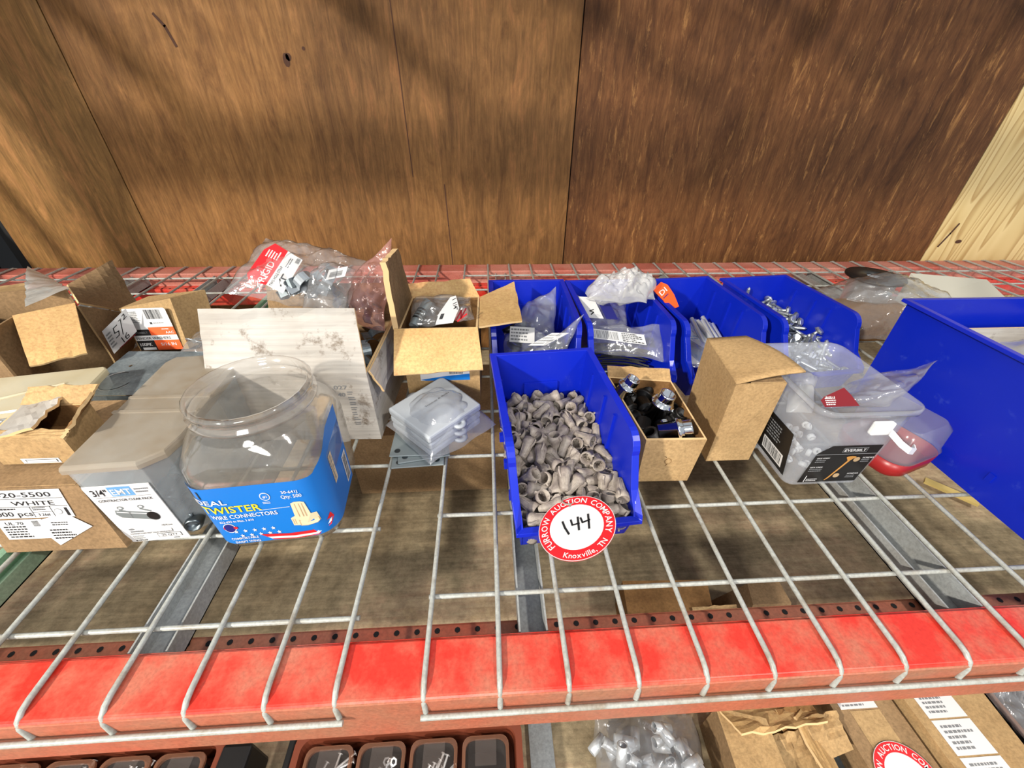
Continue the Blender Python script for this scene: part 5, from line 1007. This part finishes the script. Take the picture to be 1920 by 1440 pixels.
# ------------------------------------------------------------------ clear bucket with black labels
t = thing('plastic_bucket', 'clear plastic bucket with black printed labels and a white strap handle', 'bucket', (.57, .26, .0032))
def bring(f, z, e=0):     # f 0 bottom .. 1 top
    X0, X1, Y0, Y1 = .517-.013*f-e, .620+.004*f+e, .202-.010*f-e, .322+.020*f+e
    return rrect((X0+X1)/2, (Y0+Y1)/2, X1-X0, Y1-Y0, .012+.006*f, z, 6)
mb = MB(); H = .138; zs = [(0, .0032), (.03, .006), (.5, .06), (.86, .112), (.9, .116), (1, .128)]
mb.loft([bring(f, z) for f, z in zs]+[bring(1, .130, .004), bring(1, .138, .004), bring(1, .138, .002), bring(1, .128, -.0016)]+[bring(f, z, -.0016) for f, z in reversed(zs[:-1])], None, True, True, True)
keep(mb.build('bucket_body', 'clear_bucket'), t)
# labels
def face(p0, p1, f0, f1, wd, hh, front=True):
    def pt(k, f, z):
        X0, X1, Y0, Y1 = .517-.013*f, .620+.004*f, .202-.010*f, .322+.020*f
        return Vector((X0+(X1-X0)*k, Y0, z)) if front else Vector((X0, Y1-(Y1-Y0)*k, z))
    n_ = f0; return Print(pt(p0, f0/.13, f0), pt(p1, f0/.13, f0), pt(p0, f1/.13, f1), wd, hh, .0008)
P = face(.13, .93, .009, .080, 90, 72); P.poly([(0, 0), (86, 0), (90, 68), (90, 72), (20, 72), (4, 58)], 'label_black', 0)
P.line([(4, 56), (89, 56)], 1, 'grey_ink', 1); P.rect(38, 59.5, 72, 68, 'grey_ink', 1); P.rect(38.7, 60.2, 71.3, 67.3, 'label_black', 2); P.text('EVERBILT', 40, 61.2, 6.6, 'label_white', 3, 30)
P.poly([(38, 4), (41, 10), (54, 43), (50, 49), (56, 52), (63, 50), (58, 44), (43, 8), (39, 3)], 'gold', 2); P.disc(56.5, 49.5, 7, 'gold', 3, 20, 2.6)
P.disc(66, 45, 4.5, 'tan_nut_dark', 2, 14); P.disc(52, 13, 4.5, 'tan_nut_dark', 2, 14)
for a_, b_ in ((8, 44), (6, 26)): P.text('DECK SCREW', a_, b_+4, 3.5, 'label_white', 2, 18); P.scribble(a_, b_-4, a_+20, b_+3, 2, 'grey_ink', int(a_))
for a_, b_ in ((68, 44), (62, 12)): P.text('SCREWS', a_+5, b_+3, 3.5, 'label_white', 2, 16); P.scribble(a_+5, b_-5, a_+20, b_+2, 2, 'grey_ink', int(b_))
P.rect(8, 1, 9.2, 14, 'label_white', 2); P.scribble(11, 2, 30, 8, 2, 'label_white', 5); stick(P, t, 'front_label', 'black printed front label with a golden screw')
P = face(.10, .92, .012, .078, 100, 68, False); P.rect(0, 0, 100, 68, 'label_black', 0); P.rect(48, 6, 92, 26, 'label_white', 1); P.barcode(50, 8, 90, 24, 'black_ink', 7, 2); P.scribble(50, 32, 92, 60, 6, 'grey_ink', 8); P.disc(42, 40, 3.5, 'label_white', 2, 12); P.disc(42, 40, 2.4, 'label_black', 3, 12); P.barcode(6, 14, 30, 50, 'grey_ink', 3, 2)
stick(P, t, 'side_label', 'black printed side label with barcode')
mb = MB(); mb.box((.566, .1835, .106), (.590, .1905, .124)); keep(mb.build('handle_boss', 'white_plastic', bevel=.002), t)
mb = MB(); hp = [Vector((.585, .1800, .113)), Vector((.600, .176, .100)), Vector((.618, .176, .088)), Vector((.634, .182, .080)), Vector((.640, .19, .079))]
mb.loft([[p+Vector((0, -.0012, -.0045)), p+Vector((0, .0012, -.0045)), p+Vector((0, .0012, .0045)), p+Vector((0, -.0012, .0045))] for p in hp], 'white_plastic', False, True, True); keep(mb.build('strap_handle'), t)
rd = random.Random(29)
for i in range(26):
    p = Vector((rd.uniform(.53, .605), rd.uniform(.215, .30), .010+.010*rd.random()+.0004*i)); M = Matrix.Translation(p) @ Euler((rd.uniform(0, 3), rd.uniform(0, 3), 0)).to_matrix().to_4x4()
    tag(MB().lathe([(.004, -.003), (.0055, -.0025), (.0055, .0025), (.004, .003), (.0025, .003), (.0025, -.003), (.004, -.003)], 8, 'white_plastic', M).build('spacer'), 'small white spacer at the bottom of the clear bucket', 'spacer', 'white spacers in the clear bucket')
b = tag(film('film_bag', [at(1535, 768, Y=.235), at(1668, 762, Y=.215), at(1757, 676, Y=.27), at(1592, 716, Y=.29)], .018, .006, 95, 'film', nu=40, nv=26, up=Vector((-.2, -.6, .8)), low=.8), 'clear bag with a dark red label sticking out over the bucket rim', 'bag')
P = Print(at(1545, 766, Y=.222), at(1610, 764, Y=.215), at(1538, 742, Y=.240), 60, 30, .003); P.poly([(0, 0), (60, 0), (52, 26), (44, 44), (4, 24), (-4, 16)], 'maroon_print', 0); P.scribble(4, 3, 30, 22, 4, 'label_white', 3, 1); P.text('1-5/8', 22, 24, 8, 'label_white', 2, 16, R(180)); keep(P.build('label'), b)
tag(film('film_bag', [at(1478, 770, .05), at(1520, 775, .05), at(1530, 705, .05), at(1480, 700, .06)], .02, .006, 96, 'film_milky', nu=24), 'milky bag lying inside the clear bucket', 'bag')

# clear dome container with red base
t = thing('plastic_container', 'clear round-cornered container with a red tray behind the bucket', 'container', (.69, .25, .0032))
mb = MB(); rr_ = lambda e, z: rrect(.688, .254, .092+e, .088+e, .022+e/2, z, 6, Matrix.Translation((.69, .262, 0)) @ Matrix.Rotation(R(18), 4, 'Z') @ Matrix.Translation((-.69, -.262, 0)))
mb.loft([rr_(-.012, .0034), rr_(0, .010), rr_(.004, .030), rr_(0, .030), rr_(-.004, .012)], 'red_lid', True, True, True); keep(mb.build('tray'), t)
mb = MB(); mb.loft([rr_(.004, .031), rr_(.006, .036), rr_(0, .040), rr_(-.004, .070), rr_(-.020, .078)], 'clear_bucket', True, False, True); keep(mb.build('clear_cover'), t)

# ------------------------------------------------------------------ rear right
tag(film('film_bag', [(.86, .56, .02), (1.12, .52, .02), (1.14, .74, .03), (.90, .76, .03)], .085, .006, 101, 'film', nu=44, nv=36, low=.1), 'large puffed clear bag behind the right end bin', 'bag')
tag(MB().box((.90, .575, .0032), (1.08, .72, .035), 'kraft_dark').build('carton'), 'dark flat carton inside the large puffed clear bag', 'carton')
sp = at(1642, 517, .085); t = thing('cable_spool', 'spool with a black flange and silver winding behind the puffed bag', 'spool', (sp.x, sp.y, .0032))
M = Matrix.Translation((sp.x, sp.y, .0032))
keep(MB().lathe([(.0, 0), (.055, 0), (.055, .004), (.0, .004)], 32, 'black_plastic', M).build('flange'), t); keep(MB().lathe([(.018, .078), (.060, .078), (.060, .082), (.018, .082), (.018, .078)], 36, 'black_plastic', M).build('flange'), t)
pr = [(.036, .004)]
for k in range(12): pr += [(.046, .006+.006*k), (.044, .009+.006*k)]
keep(MB().lathe(pr+[(.018, .078), (.018, .004)], 30, 'zinc', M).build('winding'), t)
t = thing('carton', 'grey dusty box lying near the back beam at the right', 'carton', tuple(at(1780, 540, .06)))
g = [at(1745, 556, .045), at(1890, 562, .045), at(1850, 524, .075), at(1708, 512, .09)]
mb = MB(); mb.hexa([Vector((p.x, p.y, .0032)) for p in g], g, 'grey_box'); keep(mb.build('carton_body'), t)
tag(film('film_bag', [at(1590, 562, .05), at(1740, 575, .03), at(1745, 556, .06), at(1605, 535, .07)], .02, .008, 103, 'film', nu=30), 'clear film lying between the spool and the large blue bin', 'bag')

# ------------------------------------------------------------------ the shelf underneath
def parts_case(label, x0, x1, yb, yf, n, fills, seed, knob=False):
    z0, z1 = -.2995, -.242; t = thing('organizer_case', label, 'organizer case', ((x0+x1)/2, (yb+yf)/2, z0)); rd = random.Random(seed)
    mb = MB(); cx, cy = (x0+x1)/2, (yb+yf)/2; rr_ = lambda e, z, r=.014: rrect(cx, cy, x1-x0+e*2, yb-yf+e*2, r, z, 5)
    mb.loft([rr_(-.004, z0), rr_(0, z0+.01), rr_(0, z1-.008), rr_(.004, z1-.006), rr_(.004, z1), rr_(-.004, z1), rr_(-.006, z1-.012), rr_(-.006, z0+.003)], 'case_red', False, True, True)
    keep(mb.build('tray'), t)
    w_ = (x1-x0-.02)/n
    for k in range(n):
        a = x0+.010+w_*k+.004; b = a+w_-.008; yy = yb-.014; y2 = yf+.02; cxx, cyy = (a+b)/2, (yy+y2)/2
        R_ = lambda e, z: rrect(cxx, cyy, b-a+2*e, yy-y2+2*e, .010, z, 4)
        mb = MB(); mb.loft([R_(.001, z1-.002), R_(.001, z1+.002), R_(-.003, z1+.003), R_(-.003, z1-.002)], 'case_clear_orange'); keep(mb.build('compartment_rim'), t)
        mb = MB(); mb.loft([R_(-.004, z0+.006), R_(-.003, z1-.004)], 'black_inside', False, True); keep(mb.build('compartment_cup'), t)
        kind = fills[k]
        if kind == 'nail':
            for i in range(14):
                p = Vector((rd.uniform(a+.012, b-.012), rd.uniform(yy-.06, yy-.016), z1-.026+.0012*i)); an = rd.gauss(.9, .25) if k % 2 == 0 else rd.uniform(0, PI); d = Vector((math.cos(an), math.sin(an), rd.uniform(-.1, .1)))*rd.uniform(.014, .022)
                d.x = max(-(b-a)/2+.012, min((b-a)/2-.012, d.x)); mb = MB(); mb.tube([p-d, p+d], .0015, 6, 'bright_steel'); mb.tube([p+d, p+d*1.05], .0033, 8, 'bright_steel')
                tag(mb.build('nail'), 'silver nail in a compartment of the '+label.split(' with')[0], 'nail', 'silver nails in the cases on the lower shelf')
        elif kind == 'nut':
            for i in range(34):
                p = Vector((a+.008+(b-a-.016)*rd.random(), yy-.012-rd.random()*.065, z1-.022+.0003*i)); M = Matrix.Translation(p) @ Euler((rd.uniform(-.7, .7), rd.uniform(-.7, .7), rd.uniform(0, 3))).to_matrix().to_4x4()
                tag(MB().lathe([(.0026, 0), (.0048, 0), (.0048, .0028), (.0026, .0028), (.0026, 0)], 6, 'zinc', M, False).build('hex_nut'), 'small steel nut in the middle compartment of a case on the lower shelf', 'nut', 'steel nuts in the case on the lower shelf')
        if kind != 'nut' or True:
            mb = MB(); mb.box((cxx-.013, yy-.028, z1+.001), (cxx+.013, yy-.002, z1+.0022)); keep(mb.build('latch', 'clear_case'), t)
        mb = MB(); mb.add(R_(-.002, z1-.0005), [tuple(range(20))], 'clear_case'); keep(mb.build('lid_window'), t)
    return t
parts_case('orange rimmed organizer case with nails at the bottom edge, left of the plastic bag', -.124, .152, .035, -.22, 4, ('nail', 'nut', 'nail', 'none'), 3)
parts_case('orange rimmed organizer case in the bottom left corner with long silver fasteners', -.495, -.218, .038, -.22, 4, ('nail', 'nail', 'nail', 'none'), 5)
parts_case('orange rimmed organizer case in the bottom right corner with foil bags', .790, 1.06, .10, -.22, 3, ('nail', 'nail', 'nail'), 7)
tag(film('film_bag', [(.80, -.06, -.245), (.87, -.06, -.245), (.87, .07, -.24), (.80, .07, -.24)], .02, .01, 141, 'film_grey'), 'silvery bag on the case in the bottom right corner', 'bag')
mb = MB(); mb.box((-.214, -.15, -.2995), (-.178, .03, -.235)); tag(mb.build('tool_case', 'black_plastic', bevel=.004), 'black plastic case end beside the bottom left organizer case', 'case')
mb = MB(); mb.box((-.140, -.10, -.2995), (-.131, .04, -.25)); tag(mb.build('tool_case', 'black_plastic', bevel=.002), 'thin black plastic edge left of the middle organizer case', 'case')
mb = MB(); mb.box((.168, -.25, -.2995), (.200, .06, -.292)); tag(mb.build('metal_strip', 'channel_grey'), 'dark flat metal strip on the lower plywood right of the organizer case', 'strip')
rd = random.Random(33)
for i in range(80):
    p = Vector((.245+.125*rd.random(), -.115+.135*rd.random(), -.275+.0006*i))
    M = Matrix.Translation(p) @ Euler((rd.uniform(0, 3), rd.uniform(0, 3), rd.uniform(0, 3))).to_matrix().to_4x4()
    tag(MB().lathe([(.0052, -.012), (.0064, -.012), (.0064, .012), (.0052, .012), (.0052, -.012)], 12, 'bright_steel', M).build('metal_sleeve'), 'shiny metal sleeve in the clear bag on the lower shelf', 'metal sleeve', 'metal sleeves in the clear bag on the lower shelf')
tag(film('film_bag', [(.215, -.14, -.27), (.385, -.14, -.27), (.39, .035, -.27), (.26, .045, -.27)], .06, .008, 151, 'film_grey', nu=44, nv=40, low=.4), 'clear bag full of shiny metal sleeves below the front beam', 'bag')
# torn cartons
t, bb, tt = carton('carton', 'torn open brown carton on the lower shelf right of the bag of sleeves', 'carton', [(.40, -.20), (.52, -.20), (.53, .03), (.41, .03)], .075, 'kraft_grey', lid=False, z0=-.2995)
flap(t, [tt[3], tt[2], tt[2]+Vector((0, -.03, .025)), tt[3]+Vector((.01, -.035, .02))], 'kraft_light', seed=61, wav=.003)
flap(t, [tt[0], tt[3], tt[3]+Vector((.05, -.02, .018)), tt[0]+Vector((.05, 0, .018))], 'kraft', seed=62, wav=.003)
flap(t, [tt[2], tt[1], tt[1]+Vector((-.03, 0, .03)), tt[2]+Vector((-.035, -.02, .02))], 'kraft_light', seed=63, wav=.003)
rd = random.Random(5)
for i in range(5):
    x = .425+.02*i; y = -.02-.012*(i % 3); q4 = [(x, y, -.245), (x+.05, y+.01, -.24), (x+.045, y+.045, -.225), (x-.005, y+.04, -.228)]
    t2 = thing('cardboard_scrap', ('first', 'second', 'third', 'fourth', 'fifth')[i]+' folded brown cardboard scrap from the left inside the torn carton', 'cardboard', (x, y, -.245)); flap(t2, [Vector(p)+Vector((0, 0, .006*i)) for p in q4], 'kraft_dark' if i % 2 else 'kraft', seed=70+i, wav=.004, th=.002, name='sheet')
mb = MB(); M = Matrix.Translation((.548, -.02, -.262)) @ Euler((.3, .5, .4)).to_matrix().to_4x4(); mb.box((-.018, -.04, -.006), (.018, .03, .006), 'galvanised', M)
tag(mb.build('metal_bracket', bevel=.003), 'dull metal bracket standing between the torn carton and the taped carton', 'bracket')
t, bb, tt = carton('carton', 'brown carton with a half hidden round lot tag on the lower shelf', 'carton', [(.575, -.22), (.66, -.22), (.645, .04), (.56, .04)], .078, 'kraft_grey', z0=-.2995)
P = Print(tt[0], tt[1], tt[3], 85, 260); P.rect(10, 238, 60, 250, 'label_white', 0); P.scribble(14, 240, 56, 248, 2, 'grey_ink', 3); P.rect(20, 60, 60, 236, 'kraft', 0) ; stick(P, t, 'tape_and_label')
t, bb, tt = carton('carton', 'long brown carton with white shipping labels at the lower right', 'carton', [(.668, -.22), (.752, -.22), (.765, .04), (.652, .04)], .09, 'kraft', z0=-.2995)
P = Print(tt[0], tt[1], tt[3], 85, 260)
for a_, b_ in ((150, 182), (184, 218), (220, 252)): P.rect(14, a_, 66, b_, 'label_white', 0); P.scribble(20, a_+4, 58, b_-4, 5, 'grey_ink', a_)
stick(P, t, 'label')
p_ = at(1712, 1462, -.215)
lot_disc('round red and white auction lot tag lying on a carton at the bottom edge', (p_.x, p_.y, -.2195), (1, -.1, 0), (.1, 1, 0), .036, False)
# things seen through the wires
tag(MB().hexa([Vector((x, y, -.2995)) for x, y in ((.325, .115), (.455, .115), (.475, .20), (.335, .205))], [Vector((x, y, -.225)) for x, y in ((.325, .115), (.455, .115), (.475, .20), (.335, .205))], 'kraft_dark').build('carton'), 'dark brown carton seen through the right wire deck behind the front beam', 'carton')
t, bb, tt = carton('carton', 'small kraft carton with lifted lid just behind the front beam under the right deck', 'carton', [(.43, .10), (.50, .10), (.50, .135), (.43, .135)], .07, 'kraft_light', lid=False, z0=-.2995)
flap(t, [tt[3], tt[2], tt[2]+Vector((0, .02, .012)), tt[3]+Vector((0, .02, .01))], 'kraft', seed=81)
tag(MB().hexa([Vector(p) for p in ((.50, .12, -.2995), (.59, .12, -.2995), (.59, .20, -.2995), (.50, .20, -.2995))], [Vector(p) for p in ((.515, .145, -.20), (.575, .145, -.20), (.572, .175, -.195), (.52, .175, -.195))], 'kraft_grey').build('carton'), 'brown peaked carton seen through the right wire deck left of the channel', 'carton')
tag(MB().hexa([Vector(p) for p in ((-.16, .47, -.2995), (.16, .47, -.2995), (.17, .72, -.2995), (-.16, .72, -.2995))], [Vector(p) for p in ((-.16, .47, -.13), (.16, .47, -.13), (.17, .72, -.13), (-.16, .72, -.13))], 'kraft_grey').build('carton'), 'wide brown carton on the lower shelf seen beneath the open kraft carton', 'carton')
p0, p1 = at(1732, 902, -.29), at(1833, 946, -.29)
mb = MB(); d_ = (p1-p0).normalized(); nx = Vector((-d_.y, d_.x, 0))*.009; mb.hexa([p0-nx, p1-nx, p1+nx, p0+nx], [p+Vector((0, 0, .006)) for p in (p0-nx, p1-nx, p1+nx, p0+nx)], 'tan_strip')
tag(mb.build('wood_strip'), 'pale yellowish wooden strip on the lower shelf beside the large blue bin', 'wood strip')
tag(MB().box((-.46, .12, -.2995), (-.425, .24, -.20), 'orange_red_bag').build('carton'), 'orange-red box edge at the far left below the labelled carton', 'box') if False else None

# ------------------------------------------------------------------ the shelf overhead (its bars throw the shadows on the wall)
t = thing('wire_deck', 'wire deck of the shelf overhead, resting on the upper beams', 'wire deck', (.3, .5, .90))
for x in (-1.08, -.62, -.2, .16, .62, 1.08, 1.5):
    keep(MB().box((x-.02, .04, .868), (x+.02, 1.02, .890), 'channel_grey').build('support_channel'), t)
mb = MB()
for i in range(50): mb.box((-1.24+.0635*i-.0027, -.012, .8975), (-1.24+.0635*i+.0027, 1.075, .9025), 'wire_grey')
keep(mb.build('long_wires'), t)
mb = MB()
for i in range(10): mb.box((-1.25, .07+.1015*i, .8925), (1.95, .075+.1015*i, .8975), 'wire_grey')
keep(mb.build('cross_wires'), t)
